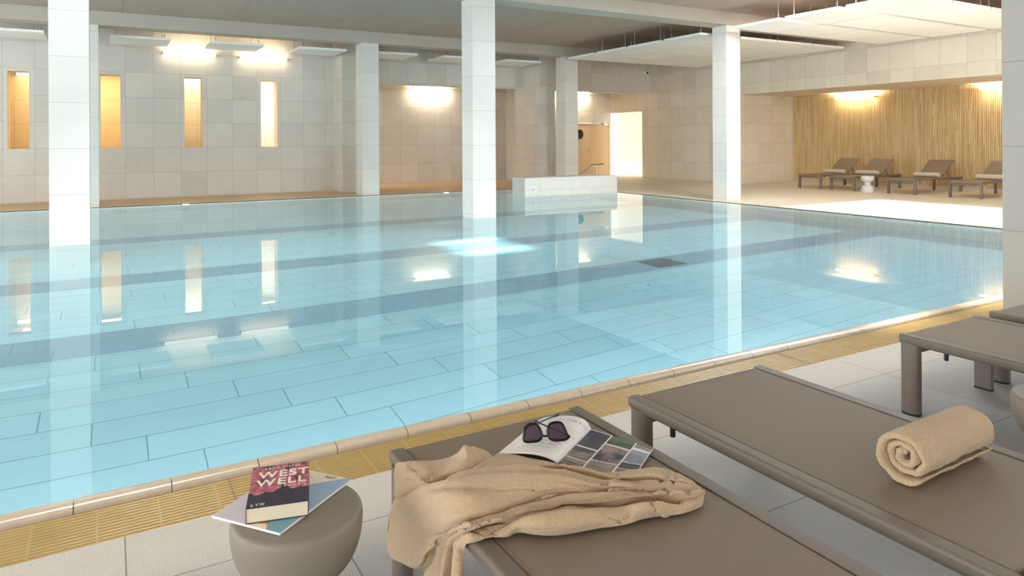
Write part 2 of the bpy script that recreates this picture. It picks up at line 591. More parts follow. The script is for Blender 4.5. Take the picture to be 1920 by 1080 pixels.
# bulkheads over the recesses
bm = bmesh.new(); box(bm, 6.10, 11.72, YFW, YFW + .3, 3.08, ZC); struct(obj('wall_bulkhead_recess', bm, M['wall']))
bm = bmesh.new(); box(bm, 12.30, XW + .3, YFW, YFW + .3, 3.08, ZC); struct(obj('wall_bulkhead_door', bm, M['wall']))
bm = bmesh.new(); box(bm, 5.6, XW + .3, YFW + .3, 22.3, 3.24, 3.3); struct(obj('ceiling_recess', bm, M['soffit']))
# recess back wall
bm = bmesh.new(); box(bm, 5.6, 12.4, 21.92, 22.05, 0, 3.24); struct(obj('wall_recess', bm, M['wall']), 'warm lit tiled back wall of the recess')
bm = bmesh.new(); box(bm, 12.38, 12.70, 20.2, 22.05, 0, 3.24); struct(obj('wall_recess_side', bm, M['wall']))
# door wall with the door opening
DX0, DX1, DZ = 14.75, 17.145, 2.105
bm = bmesh.new()
box(bm, 12.70, DX0, 22.03, 22.15, 0, 3.24); box(bm, DX1, XW, 22.03, 22.15, 0, 3.24); box(bm, DX0, DX1, 22.03, 22.15, DZ, 3.24)
struct(obj('wall_door', bm, M['wall']), 'tiled wall around the double door')
# right wall: plain part, opening to the bright hall, bulkhead over the alcove
OY0, OY1, OZ = 20.15, 22.03, 2.47
bm = bmesh.new()
box(bm, XW, XW + .3, 15.46, OY0, 0, ZC); box(bm, XW, XW + .3, OY0, OY1 + .12, OZ, ZC)
struct(obj('wall_right', bm, M['wallr']), 'tiled right wall up to the bright hall opening')
bm = bmesh.new(); box(bm, XW, XW + .3, YB, 15.46, 2.80, ZC); struct(obj('wall_bulkhead_alcove', bm, M['wallr']), 'tiled bulkhead above the slatted alcove')
bm = bmesh.new(); box(bm, XW + .3, XS + .2, 15.46, 15.66, 0, 2.80); struct(obj('wall_alcove_end', bm, M['wallr']), 'tiled end wall of the alcove')
bm = bmesh.new(); box(bm, XW + .3, XS + .3, 2.5, 15.7, 2.80, 2.86); struct(obj('ceiling_alcove', bm, M['soffit']), 'cream soffit over the alcove')
bm = bmesh.new(); box(bm, XW + .3, XS + .3, 2.3, 2.5, 0, 2.86); box(bm, XW, XW + .3, YB, 2.5, 0, 2.8); struct(obj('wall_alcove_near', bm, M['wallr']))
# bright hall beyond the opening
bm = bmesh.new()
box(bm, XW + .3, 21.2, 22.75, 22.85, 0, 3.0)
struct(obj('wall_hall_end', bm, stone('hall_white_tiles', srgb(246, 243, 234), 'wall', .617, .623, .351, .018, grout=(.7, .68, .62, 1), gw=.006, var=.01, vein=.02)), 'bright white tiled wall seen through the hall opening')
bm = bmesh.new(); box(bm, XW + .3, 21.2, 15.66, 22.75, 3.0, 3.06); struct(obj('ceiling_hall', bm, M['hallwall']))
bm = bmesh.new(); box(bm, 20.0, 20.1, 15.66, 22.75, 0, 3.0); struct(obj('wall_hall_right', bm, M['hallwall']))
bm = bmesh.new(); box(bm, XW + .3, 20.0, 22.74, 22.75, 0, .09); struct(obj('baseboard_hall', bm, M['hallwall']))

# slatted timber wall
bm = bmesh.new()
y = 2.56
while y < 15.44:
    box(bm, XS - .022, XS, y + .006, y + .038, .10, 2.795)
    y += .044
sw = struct(obj('wall_slatted', bm, M['slat']), 'pale vertical timber slats lining the alcove')
boxo('slat_backing', XS, XS + .1, 2.5, 15.46, .0, 2.8, M['slatback'], sw)
struct(boxo('baseboard_alcove', XS - .03, XS - .001, 2.5, 15.46, 0, .095, plain('stone_plinth', srgb(196, 186, 170), .6)), 'stone plinth below the timber slats')

# ceiling, beams, shell
SUN_OPENINGS = [(-.75, .30, 9.1, 10.4), (7.70, 10.9, 4.4, 5.5), (7.70, 10.9, 5.62, 7.0), (7.70, 10.9, 7.12, 8.4), (7.70, 10.9, 8.52, 9.6), (7.7, 11.4, -3.0, 3.9), (.55, 1.22, 2.95, 3.2), (1.75, 2.6, 2.95, 3.2)]  # unseen roof openings, most added to place sun patches and bounce
gx = sorted({XLW, XW + .3} | {v for r in SUN_OPENINGS for v in r[:2]}); gy = sorted({YB, 22.3} | {v for r in SUN_OPENINGS for v in r[2:]})
bm = bmesh.new()
for a, b in zip(gx, gx[1:]):
    for c, d_ in zip(gy, gy[1:]):
        if not any(r[0] <= a and b <= r[1] and r[2] <= c and d_ <= r[3] for r in SUN_OPENINGS):
            box(bm, a, b, c, d_, ZC, ZC + .06)
cl = struct(obj('ceiling', bm, M['concrete']), 'grey concrete ceiling')
bm = bmesh.new()
for x in (-6.4, -4.2, -2.0, .25, 2.5, 4.7, 6.9, 9.2, 11.4, 13.6):
    box(bm, x, x + .008, 11.62, 17.5, ZC - .0015, ZC + .001)
obj('formwork_joints', bm, M['grout'], cl)
bm = bmesh.new(); box(bm, XLW, XW, 17.50, 18.0, 3.93, ZC); struct(obj('beam_far', bm, M['beam']), 'concrete beam along the far side of the pool')
bm = bmesh.new(); box(bm, XLW, XW, 11.12, 11.64, 3.95, ZC); struct(obj('beam_near', bm, M['beam']), 'concrete beam over the mid pool columns')
bm = bmesh.new(); box(bm, XLW - .2, XLW, YB - .25, 22.2, 0, .5); box(bm, XLW - .2, XLW, YB - .25, 22.2, 3.8, ZC); box(bm, XLW - .2, XLW, 16.5, 22.2, .5, 3.8)
struct(obj('wall_left', bm, M['wall']))
bm = bmesh.new()
for k in range(8):
    box(bm, XLW - .15, XLW - .05, YB + .3 + k * 2.9, YB + .38 + k * 2.9, .5, 3.8)
struct(obj('window_6', bm, M['dark']), 'glazing mullions along the left side of the hall')
# glazed facade behind the camera: sill wall, head, mullions
SILL, HEAD = .8, 3.75
bm = bmesh.new(); box(bm, XLW, XW, YB - .25, YB, 0, SILL); box(bm, XLW, XW, YB - .25, YB, HEAD, ZC)
box(bm, XLW, -8.6, YB - .25, YB, SILL, HEAD); box(bm, -2.0, 6.6, YB - .25, YB, SILL, HEAD); box(bm, 14.2, XW + .3, YB - .25, YB, SILL, HEAD)
struct(obj('wall_facade', bm, M['wall']))
bm = bmesh.new()
for x in (-8.6, -6.4, -4.2, -2.08, 6.6, 9.1, 11.6, 14.12):
    box(bm, x, x + .07, YB - .15, YB - .03, SILL, HEAD)
struct(obj('window_5', bm, M['dark']), 'glazing mullions behind the camera')

# columns: middle row in the pool, far row on the ledge, one on the near deck
YM = 11.17
column(-.70, -.235, YM, YM + .44, DP, 3.95, 1, 'white tiled column standing in the water, left of the picture')
column(5.63, 6.09, YM, YM + .44, DP, 3.95, 1, 'white tiled column standing in the pool, tallest in the centre')
column(11.985, 12.42, YM, YM + .42, 0, 3.95, 1, 'white tiled column on the deck at the right pool edge')
column(-.68, -.195, 17.5, 18.0, 0, 3.93, 1, 'far column half hidden behind the left column')
column(5.635, 6.085, 17.5, 18.0, 0, 3.93, 1, 'far column in front of the wall pier, left of centre')
column(11.94, 12.41, 17.5, 18.0, 0, 3.93, 1, 'far column left of the double door')
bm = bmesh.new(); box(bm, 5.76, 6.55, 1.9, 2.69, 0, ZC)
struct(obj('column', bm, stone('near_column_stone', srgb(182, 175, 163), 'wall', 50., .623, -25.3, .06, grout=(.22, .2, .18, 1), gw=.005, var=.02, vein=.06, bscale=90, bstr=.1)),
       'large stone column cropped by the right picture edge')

# pool divider wall (tiled block in the water) with depth sign and handrail
bm = bmesh.new(); box(bm, 8.885, XR, 14.80, 15.42, DP, .455)
struct(obj('wall_divider', bm, M['island']), 'low white tiled divider wall standing in the pool')

# ------------------------------------------------------------------ things of the setting
def text_mesh(body, size, mat, parent, name, loc, rot=(0, 0, 0), ext=.0006, align='LEFT', spacing=1.0, shear=0, sx=1.0, mtx=None, bold=0):
    cu = bpy.data.curves.new(name, 'FONT')
    cu.body = body; cu.size = size; cu.extrude = ext; cu.align_x = align; cu.space_character = spacing; cu.shear = shear; cu.offset = bold
    cu.materials.append(mat)
    ob = bpy.data.objects.new(name, cu); C.objects.link(ob)
    me = bpy.data.meshes.new_from_object(ob.evaluated_get(bpy.context.evaluated_depsgraph_get()))
    bpy.data.objects.remove(ob)
    o = bpy.data.objects.new(name, me)
    C.objects.link(o)
    o.parent = parent
    if mtx is not None:
        o.matrix_local = mtx
    else:
        o.location = loc; o.rotation_euler = rot; o.scale = (sx, 1, 1)
    return o

sg = tag(boxo('depth_sign', 8.985, 9.215, 14.793, 14.799, .105, .232, M['sign']), 'small white depth sign reading 1.60 on the divider wall', 'sign')
text_mesh('1.60', .108, M['inkl'], sg, 'sign_lettering', (8.992, 14.792, .128), (PI / 2, 0, 0), sx=.95)

hr = thing('handrail', 'steel handrail of the pool steps behind the divider wall', 'handrail', (12.21, 16.3, 0))
bm = bmesh.new(); tube(bm, [(.24, 0, .695), (-.13, 0, .695), (-.17, 0, .68), (-.66, 0, .37), (-.93, 0, .20)], .021, 12); obj('rail', bm, M['steel'], hr, smooth=True, angle=40)
bm = bmesh.new(); tube(bm, [(0, 0, .0), (0, 0, .68)], .022, 12); obj('post', bm, M['steel'], hr, smooth=True, angle=40)

# double door
d = struct(boxo('door_1', 14.80, 16.206, 22.045, 22.09, .005, 2.06, M['doorwood'], bev=.003), 'pale wooden double door with a round porthole')
def dpart(name, bm, mat, smooth=False):
    o = obj(name, bm, mat, smooth=smooth, angle=40); o.parent = d; return o
bm = bmesh.new(); box(bm, 16.214, 17.10, 22.045, 22.09, .005, 2.06, .003); dpart('door_leaf', bm, M['doorwood'])
bm = bmesh.new(); box(bm, DX0, DX0 + .045, 22.02, 22.1, 0, DZ); box(bm, DX1 - .04, DX1, 22.02, 22.1, 0, DZ); box(bm, DX0, DX1, 22.02, 22.1, 2.065, DZ); dpart('door_frame', bm, M['hallwall'])
def disc_y(bm, cx, cz, y0, y1, r, n=40):
    A = [bm.verts.new((cx + r * math.cos(2 * PI * k / n), y0, cz + r * math.sin(2 * PI * k / n))) for k in range(n)]
    B = [bm.verts.new((cx + r * math.cos(2 * PI * k / n), y1, cz + r * math.sin(2 * PI * k / n))) for k in range(n)]
    for k in range(n):
        bm.faces.new((A[k], B[k], B[(k + 1) % n], A[(k + 1) % n]))
    bm.faces.new(A); bm.faces.new(B[::-1])
bm = bmesh.new(); tube(bm, [(15.70 + .19 * math.cos(2 * PI * k / 40), 22.04, 1.63 + .19 * math.sin(2 * PI * k / 40)) for k in range(40)], .016, 8, closed=True); dpart('porthole_ring', bm, M['steel'], True)
bm = bmesh.new(); disc_y(bm, 15.70, 1.63, 22.036, 22.05, .185); dpart('porthole_pane', bm, M['darkglass'])
bm = bmesh.new(); box(bm, 16.12, 16.16, 22.035, 22.045, .95, 1.14, .004); tube(bm, [(16.14, 22.04, 1.05), (16.14, 21.99, 1.05), (16.02, 21.99, 1.05)], .01, 8); dpart('door_handle', bm, M['steel'], True)
bm = bmesh.new(); box(bm, 16.82, 17.06, 21.98, 22.045, 1.98, 2.045, .006); dpart('door_closer', bm, M['steel'])
bm = bmesh.new(); tube(bm, [(16.85, 21.99, 2.05), (16.55, 21.95, 2.075), (16.25, 22.03, 2.08)], .008, 6); dpart('closer_arm', bm, M['dark'])
for z in (.35, .85, 1.55, 1.80):
    bm = bmesh.new(); tube(bm, [(17.103, 22.03, z - .05), (17.103, 22.03, z + .05)], .012, 8); dpart('hinge', bm, M['steel'], True)

# surveillance camera on the corner of the bulkhead
cm = thing('security_camera', 'small white dome camera high on the tiled bulkhead corner', 'camera', (16.95, YFW, 3.85))
bm = bmesh.new(); box(bm, -.06, .06, -.05, -.001, -.05, .05, .012); obj('mount', bm, M['white'], cm, smooth=True, angle=40)
bm = bmesh.new(); tube(bm, [(0, -.04, 0), (-.03, -.13, -.01), (-.05, -.20, -.02)], [.05, .055, .05], 14); obj('housing', bm, M['white'], cm, smooth=True, angle=40)
bm = bmesh.new(); tube(bm, [(-.051, -.198, -.02), (-.056, -.215, -.022)], .038, 14); obj('camera_lens', bm, M['dark'], cm, smooth=True, angle=40)

# small fittings in the bright hall
so = tag(boxo('wall_socket', 19.05, 19.12, 22.735, 22.749, .92, .99, M['white'], bev=.003), 'small white wall socket on the bright hall wall', 'socket')

# underwater spotlights on the far pool wall
for i, (x, lab) in enumerate(((1.494, 'bright underwater spotlight below the slit windows'), (7.949, 'bright underwater spotlight below the lit recess'))):
    p = thing('underwater_spotlight', lab, 'pool light', (x, YF, -.15), 0, 'underwater spotlights')
    bm = bmesh.new(); disc_y(bm, 0, 0, -.03, -.0, .085, 24); obj('lamp_ring', bm, M['steel'], p)
    bm = bmesh.new(); disc_y(bm, 0, 0, -.034, -.0305, .06, 24); obj('lamp_face', bm, M['poollamp'], p)

# drain grille on the pool floor
dg = tag(boxo('floor_grille', 6.29, 6.775, 7.04, 7.495, DP + .001, DP + .012, plain('grille_tray', (.02, .025, .03, 1), .6)), 'square dark drain grille on the grey band of the pool floor', 'drain grille')
bm = bmesh.new()
for k in range(12):
    yy = 7.055 + k * .0365
    box(bm, 6.30, 6.765, yy, yy + .02, DP + .0125, DP + .022)
o = obj('grille_bars', bm, M['grille'], dg)
tag(boxo('deck_drain', 13.0, 13.16, 9.18, 9.30, .0005, .006, M['grille']), 'small dark drain in the sunlit right deck', 'drain')

# ---------------- wall lamps: tube on two arms
def wall_lamp(name, loc, rz, L, mat, label, group=None, r=.04, up=0, ucol=(1, .80, .52), wash=0):
    t = thing(name, label, 'wall lamp', loc, rz, group)      # local +x along the tube, local -y away from the wall
    bm = bmesh.new(); tube(bm, [(-L / 2, -.17, 0), (L / 2, -.17, 0)], r, 14); obj('lamp_tube', bm, mat, t, smooth=True, angle=40)
    for s in (-1, 1):
        bm = bmesh.new(); box(bm, s * (L / 2 + .015) - .018, s * (L / 2 + .015) + .018, -.185, -.001, -.02, .02, .004); obj('bracket', bm, M['steel'], t)
    if up:
        l = bpy.data.lights.new('lamp_uplight', 'AREA'); l.shape = 'RECTANGLE'; l.size = L; l.size_y = .05; l.energy = up; l.color = ucol
        o = bpy.data.objects.new('lamp_uplight', l); C.objects.link(o); o.parent = t
        o.location = (0, -.17, r + .012); o.rotation_euler = (PI - .25, 0, 0)
    if wash:
        l = bpy.data.lights.new('lamp_wash', 'AREA'); l.shape = 'RECTANGLE'; l.size = L; l.size_y = .05; l.energy = wash; l.color = ucol
        o = bpy.data.objects.new('lamp_wash', l); C.objects.link(o); o.parent = t
        o.location = (0, -.17, -r - .012); o.rotation_euler = (.75, 0, 0)
    return t
wall_lamp('wall_lamp', (1.79, YFW, 3.64), 0, 1.22, M['lampwarm'], 'glowing tube lamp on the far wall above the third slit opening', 'tube lamps on the far wall', up=6, wash=2.0)
wall_lamp('wall_lamp', (3.59, YFW, 3.63), 0, 1.20, M['lampwarm'], 'glowing tube lamp on the far wall above the fourth slit opening', 'tube lamps on the far wall', up=6, wash=2.0)
wall_lamp('wall_lamp', (9.42, 21.92, 3.17), 0, 1.25, M['lampwarm'], 'glowing tube lamp at the top of the warm recess', up=120, wash=30, ucol=(1, .86, .64))
wall_lamp('wall_lamp', (XS - .023, 13.16, 2.64), -PI / 2, 1.25, M['lamplow'], 'glowing tube lamp on the slatted wall above the first two loungers', 'tube lamps on the slats', up=90, wash=6, ucol=(1, .85, .60))
wall_lamp('wall_lamp', (XS - .023, 9.02, 2.66), -PI / 2, 1.25, M['lamplow'], 'glowing tube lamp on the slats cut off by the right column', 'tube lamps on the slats', up=90, wash=6, ucol=(1, .85, .60))
for yy in (4.9,):  # hidden lamp added to brighten the alcove
    wall_lamp('wall_lamp', (XS - .023, yy, 2.66), -PI / 2, 1.25, M['lamplow'], 'unseen tube lamp added farther along the slats, behind the right column', 'tube lamps on the slats', up=90, wash=6, ucol=(1, .85, .60))
wall_lamp('wall_lamp', (15.45, 22.03, 3.165), 0, 1.1, M['lampwarm'], 'glowing tube lamp under the bulkhead above the double door', up=110, wash=22, ucol=(1, .86, .64))
wall_lamp('wall_lamp', (13.85, 22.03, 3.165), 0, 1.2, M['lampwarm'], 'tube lamp whose end shows between the wall pier and the far column', up=120, wash=30, ucol=(1, .86, .64))
wall_lamp('wall_lamp', (-1.45, YC, 3.18), 0, 1.2, M['lampamber'], 'amber tube lamp seen inside the leftmost slit opening')
wall_lamp('wall_lamp', (2.12, YC, 3.18), 0, 1.0, emit('yellow_lamp_tube', (1, .85, .6, 1), 10), 'glowing tube lamp seen inside the third slit opening', up=20)

# ---------------- acoustic panels
def panel(x0, x1, y0, y1, z, label, group, ztop=ZC):
    cx, cy = (x0 + x1) / 2, (y0 + y1) / 2
    t = thing('acoustic_panel', label, 'ceiling panel', (cx, cy, z), 0, group)
    hx, hy = (x1 - x0) / 2, (y1 - y0) / 2
    bm = bmesh.new(); box(bm, -hx, hx, -hy, hy, 0, .055, .004, 1); obj('board', bm, M['white'], t)
    for sx in (-.8, .8):
        for sy in (-.8, .8):
            bm = bmesh.new(); tube(bm, [(sx * hx, sy * hy, .0555), (sx * hx, sy * hy, ztop - z - .001)], .006, 6)
            tube(bm, [(sx * hx, sy * hy, .10), (sx * hx, sy * hy, .15)], .012, 8); obj('suspension_rod', bm, M['wire'], t)
    return t
pn = ['first white panel under the far beam, cut off by the left picture edge', 'white panel under the far beam above the second slit opening', 'white panel between the two far wall lamps',
      'white panel under the far beam left of the far centre column', 'white panel behind the far centre column', 'white panel half hidden behind the middle column', 'white panel at the right end of the single row']
for (x0, lab) in zip((-2.45, .022, 2.12, 4.20, 6.20, 8.24, 10.25), pn):
    panel(x0, x0 + 1.235, 18.12, 19.36, 3.77, lab, 'single panels along the far wall')
oy = ['nearest far wall', 'second nearest far wall', 'second nearest mid beam', 'nearest mid beam']
ox = ['pool side', 'second from pool', 'third from pool', 'wall side']
for j in range(4):
    for i in range(4):
        x0 = 11.80 + i * 1.325; y1 = 17.12 - j * 1.372
        panel(x0, x0 + 1.28, y1 - 1.235, y1, 3.80, 'white panel in the farther ceiling grid, row %s, %s' % (oy[j], ox[i]), 'farther panel grid')
oy2 = ['nearest mid beam', 'second from mid beam', 'third from mid beam']
for j in range(3):
    for i in range(4):
        x0 = 11.80 + i * 1.325; y1 = 10.80 - j * 1.345
        panel(x0, x0 + 1.28, y1 - 1.205, y1, 3.80, 'white panel in the nearer ceiling grid, row %s, %s' % (oy2[j], ox[i]), 'nearer panel grid')

# ------------------------------------------------------------------ loungers
RW, RH, ZT = .05, .05, .39
def rail_profile(s):
    """D-shaped rail: flat top, outer side rounded; (x, z) with outer side at x = 0, s = +1 when inner side is +x"""
    pts = [(.050, -.050), (.050, -.001), (.012, 0)]
    for k in range(1, 8):
        a = PI / 2 + PI / 2 * k / 8
        pts.append((.012 + .012 * math.cos(a), -.012 + .012 * math.sin(a)))
    pts += [(.0, -.012), (.004, -.034), (.014, -.046), (.026, -.050)]
    return [(p[0] * s, p[1]) for p in pts]

def make_lounger(flat=True):
    """local: foot end (pool side) at y = 0 and the bed running to -y; width along x 0..W"""
    Wd, Ln = .738, 2.15
    t = bpy.data.objects.new('sun_lounger', None)
    C.objects.link(t); t.empty_display_size = .1
    for s, x0 in ((1, 0), (-1, Wd)):
        bm = bmesh.new()
        pr = rail_profile(s)
        A = [bm.verts.new((x0 + p[0], 0, ZT + p[1])) for p in pr]
        B = [bm.verts.new((x0 + p[0], -Ln, ZT + p[1])) for p in pr]
        for i in range(len(pr)):
            j = (i + 1) % len(pr)
            bm.faces.new((A[i], A[j], B[j], B[i]))
        bm.faces.new(A); bm.faces.new(B)
        bmesh.ops.recalc_face_normals(bm, faces=bm.faces[:])
        obj('side_rail', bm, M['frame'], t, smooth=True, angle=35)
        bm = bmesh.new()
        tube(bm, [(x0 + s * .026, -.215, ZT - .049), (x0 + s * .026, -.215, ZT - .08)], .010, 14)
        obj('stacking_peg', bm, M['dark'], t, smooth=True, angle=40)
        for y0 in (0, -Ln + .1):
            bm = bmesh.new()
            # leg: outer side rounded, inner side flat
            pf = [(.046, -.003), (.046, -.087)]
            for k in range(13):
                a = -PI / 2 - PI * k / 12
                pf.append((.022 + .024 * math.cos(a) * 1.0 - .0, -.045 + .045 * math.sin(a)))
            ringz = (.010, ZT - .036)
            R0 = [bm.verts.new((x0 + s * p[0], y0 + p[1], ringz[0])) for p in pf]
            R1 = [bm.verts.new((x0 + s * p[0], y0 + p[1], ringz[1])) for p in pf]
            for i in range(len(pf)):
                j = (i + 1) % len(pf)
                bm.faces.new((R0[i], R0[j], R1[j], R1[i]))
            bm.faces.new(R0); bm.faces.new(R1)
            bmesh.ops.recalc_face_normals(bm, faces=bm.faces[:])
            lg = obj('leg', bm, M['frame'], t, smooth=True, angle=35)
            bm = bmesh.new()
            R0 = [bm.verts.new((x0 + s * (p[0] * 1.02), y0 + p[1], 0)) for p in pf]
            R1 = [bm.verts.new((x0 + s * (p[0] * 1.02), y0 + p[1], .0098)) for p in pf]
            for i in range(len(pf)):
                j = (i + 1) % len(pf)
                bm.faces.new((R0[i], R0[j], R1[j], R1[i]))
            bm.faces.new(R0); bm.faces.new(R1)
            bmesh.ops.recalc_face_normals(bm, faces=bm.faces[:])
            obj('foot_cap', bm, M['dark'], lg)
    for y0 in (-.03, -Ln + .03):
        bm = bmesh.new(); box(bm, .047, Wd - .047, y0 - .03, y0 + .02, ZT - .095, ZT - .05, .008); obj('cross_bar', bm, M['frame'], t, smooth=True, angle=40)
    def sling(name, y0, y1, mat):
        bm = bmesh.new()
        n = 24
        rows = []
        pr = [(y0, ZT - .055), (y0 + .001, ZT - .02), (y0 + .0 - .004, ZT - .010), (y0 - .012, ZT - .004)]
        pr += [(y0 + (y1 - y0) * k / n, ZT - .004) for k in range(1, n)]
        pr += [(y1 + .01, ZT - .004), (y1, ZT - .012), (y1, ZT - .05)]
        xs = [.053, .058, .064, .068, .075] + [.075 + (Wd - .15) * k / 10 for k in range(1, 10)] + [Wd - .075, Wd - .068, Wd - .064, Wd - .058, Wd - .053]
        dz = {.053: -.006, .058: -.001, .064: 0, .068: -.0012, .075: 0}
        for (yy, zz) in pr:
            row = []
            for x in xs:
                q = min(x, Wd - x)
                e = dz.get(round(q, 3), 0)
                row.append(bm.verts.new((x, yy, zz + e)))
            rows.append(row)
        for a, b in zip(rows, rows[1:]):
            for k in range(len(xs) - 1):
                bm.faces.new((a[k], a[k + 1], b[k + 1], b[k]))
        bmesh.ops.recalc_face_normals(bm, faces=bm.faces[:])
        o = obj(name, bm, mat, t, smooth=True, angle=60)
        md = o.modifiers.new('thick', 'SOLIDIFY'); md.thickness = .003; md.offset = 0
        return o
    if flat:
        sling('sling', 0, -1.28, M['sling'])
        b = sling('backrest', -1.30, -Ln, M['sling'])
    else:
        sling('sling', 0, -1.28, M['sling'])
        # raised backrest: hinge at y=-1.30, leaning back
        bm = bmesh.new()
        for x0 in (.055, Wd - .085):
            tube(bm, [(x0 + .015, -1.29, ZT - .006), (x0 + .015, -1.845, ZT + .42)], 0, rect=[(.012, -.015), (.012, .015), (-.012, .015), (-.012, -.015)], upv=(0, .6, .8))
        tube(bm, [(.055, -1.845, ZT + .42), (Wd - .055, -1.845, ZT + .42)], .013, 8)
        br = obj('backrest', bm, M['frame'], t)
        bm = bmesh.new()
        quad(bm, [(.06, -1.292, ZT + .006), (Wd - .06, -1.292, ZT + .006), (Wd - .06, -1.838, ZT + .428), (.06, -1.838, ZT + .428)])
        o = obj('back_sling', bm, M['sling'], br); md = o.modifiers.new('thick', 'SOLIDIFY'); md.thickness = .004; md.offset = 0
        for x0 in (.075, Wd - .075):
            bm = bmesh.new(); tube(bm, [(x0, -1.52, ZT + .16), (x0, -1.62, ZT - .02)], .007, 8); obj('support_strut', bm, M['dark'], br)
    return t

near = make_lounger(True)
spots = [(.757, 2.105, 'taupe sun lounger with the crumpled towel and open magazine on it'),
         (1.703, 2.085, 'taupe sun lounger with the rolled beige towel on it, nearest the camera'),
         (3.412, 2.065, 'empty taupe sun lounger behind the rolled towel, its front leg fully seen'),
         (4.290, 2.075, 'taupe sun lounger in front of the large right column')]
for i, (x, y, lab) in enumerate(spots):
    o = near if i == 0 else copy_tree(near)
    o.location = (x, y, 0)
    tag(o, lab, 'sun lounger', 'sun loungers on the near deck')
far = make_lounger(False)
fs = [(12.56, 'raised-back sun lounger in the alcove, farthest from the camera'), (11.55, 'raised-back sun lounger in the alcove behind the small grey table'),
      (9.925, 'raised-back sun lounger in the alcove right of the small grey table'), (8.42, 'raised-back sun lounger in the alcove cut off by the right column')]
for i, (y, lab) in enumerate(fs):
    o = far if i == 0 else copy_tree(far)
    o.location = (17.12, y, 0)
    o.rotation_euler = (0, 0, PI / 2)
    tag(o, lab, 'sun lounger', 'sun loungers in the slatted alcove')

# ------------------------------------------------------------------ side tables
def side_table(loc, mat, label, h=.42, R=.162, group=None):
    t = thing('side_table', label, 'side table', loc, 0, group)
    s = h / .42
    bowl = [(0, .42), (R - .012, .42), (R - .004, .4175), (R, .410), (R + .002, .395)]
    for k in range(1, 13):
        a = PI / 2 * k / 12
        bowl.append((.088 + (R + .002 - .088) * math.cos(a) if k < 12 else .088, .395 - .135 * math.sin(a)))
    bowl.append((0, .260))
    bm = bmesh.new(); lathe(bm, [(r, z * s) for r, z in bowl], 72); bmesh.ops.recalc_face_normals(bm, faces=bm.faces[:]); obj('tabletop', bm, mat, t, smooth=True, angle=50)
    st = [(0, .2595), (.084, .2595), (.082, .235), (.084, .215), (.083, .195), (.080, .1805), (0, .1805)]
    bm = bmesh.new(); lathe(bm, [(r, z * s) for r, z in st], 48); bmesh.ops.recalc_face_normals(bm, faces=bm.faces[:]); obj('stem', bm, mat, t, smooth=True, angle=50)
    bs = [(0, .18)]
    for k in range(0, 11):
        a = PI / 2 * k / 10
        bs.append((.085 + (R - .085) * math.sin(a), .04 + .14 * math.cos(a)))
    bs += [(R, .03), (R - .012, 0), (0, 0)]
    bm = bmesh.new(); lathe(bm, [(r, z * s) for r, z in bs], 72); bmesh.ops.recalc_face_normals(bm, faces=bm.faces[:]); obj('base', bm, mat, t, smooth=True, angle=50)
    return t
side_table((.415, 1.835, 0), M['table'], 'round taupe side table holding the paperback and magazine')
side_table((3.00, 1.20, 0), M['table'], 'round taupe side table at the right picture edge beside the rolled towel')
side_table((17.06, 11.13, 0), M['tablew'], 'round light grey side table between the far loungers')

# ------------------------------------------------------------------ rolled towels
def rolled_towel(L=.42, R=.078, seed=1, mat='terry', res=(150, 26)):
    rnd = random.Random(seed)
    bm = bmesh.new()
    turns, n, ns = 2.75, res[0], res[1]
    th = .0215
    rows = []
    fz = .0016 if n > 200 else 0
    for k in range(ns + 1):
        s = -1 + 2 * k / ns
        y = s * L / 2
        edge = max(0.0, abs(s) - .93) / .07
        row = []
        for i in range(n + 1):
            a = 2 * PI * turns * i / n
            rc = .009 + (R - .009 - th / 2) * i / n
            w = th * .5 * (1 - .55 * edge ** 2) * (.96)
            ei = n / 150
            if i < 4 * ei: w *= (i / ei + 1) / 5
            if i > n - 5 * ei: w *= ((n - i) / ei + 1) / 6
            rc += .0025 * noise.noise(Vector((math.cos(a) * 2, math.sin(a) * 2, s * 3 + seed))) + .0032 * noise.noise(Vector((i / n * 13.5, seed, s * 1.5))) + .0022 * noise.noise(Vector((i / n * 40, seed, s * 5)))
            sq = 1.06 if True else 1
            yy = y + edge * .0 + .012 * math.sin(a * .5 + seed) * (i / n) * abs(s) + (0.012 * (1 - i / n)) * (1 if s < 0 else -1) * abs(s)
            c, sn = math.cos(a + .9), math.sin(a + .9)
            if fz:
                P3 = Vector((c * rc, yy, sn * rc))
                f1 = fz * (noise.noise(P3 * 330 + Vector((seed, 0, 0))) + .7 * noise.noise(P3 * 150)); f2 = fz * noise.noise(P3 * 330)
                yy += (fz * 1.6 * noise.noise(P3 * 210 + Vector((0, 9, 0))) - .006 * abs(math.sin(a * 2.3 + seed)) ** 3 * s) * (1 if abs(s) > .9 else .3)
            else:
                f1 = f2 = 0
            row.append((Vector((c * (rc + w + f1) * sq, yy, sn * (rc + w + f1) / sq)), Vector((c * (rc - w + f2) * sq, yy, sn * (rc - w + f2) / sq))))
        rows.append(row)
    V = [[(bm.verts.new(o), bm.verts.new(q)) for o, q in row] for row in rows]
    for k in range(ns):
        for i in range(n):
            bm.faces.new((V[k][i][0], V[k][i + 1][0], V[k + 1][i + 1][0], V[k + 1][i][0]))
            bm.faces.new((V[k][i][1], V[k + 1][i][1], V[k + 1][i + 1][1], V[k][i + 1][1]))
        for i in (0, n):
            bm.faces.new((V[k][i][0], V[k + 1][i][0], V[k + 1][i][1], V[k][i][1]))
    for k in (0, ns):
        for i in range(n):
            bm.faces.new((V[k][i][0], V[k][i][1], V[k][i + 1][1], V[k][i + 1][0]))
    bmesh.ops.recalc_face_normals(bm, faces=bm.faces[:])
    zmin = min(v.co.z for v in bm.verts)
    for v in bm.verts:
        v.co.z -= zmin
    return obj('rolled_towel', bm, M[mat], smooth=True)
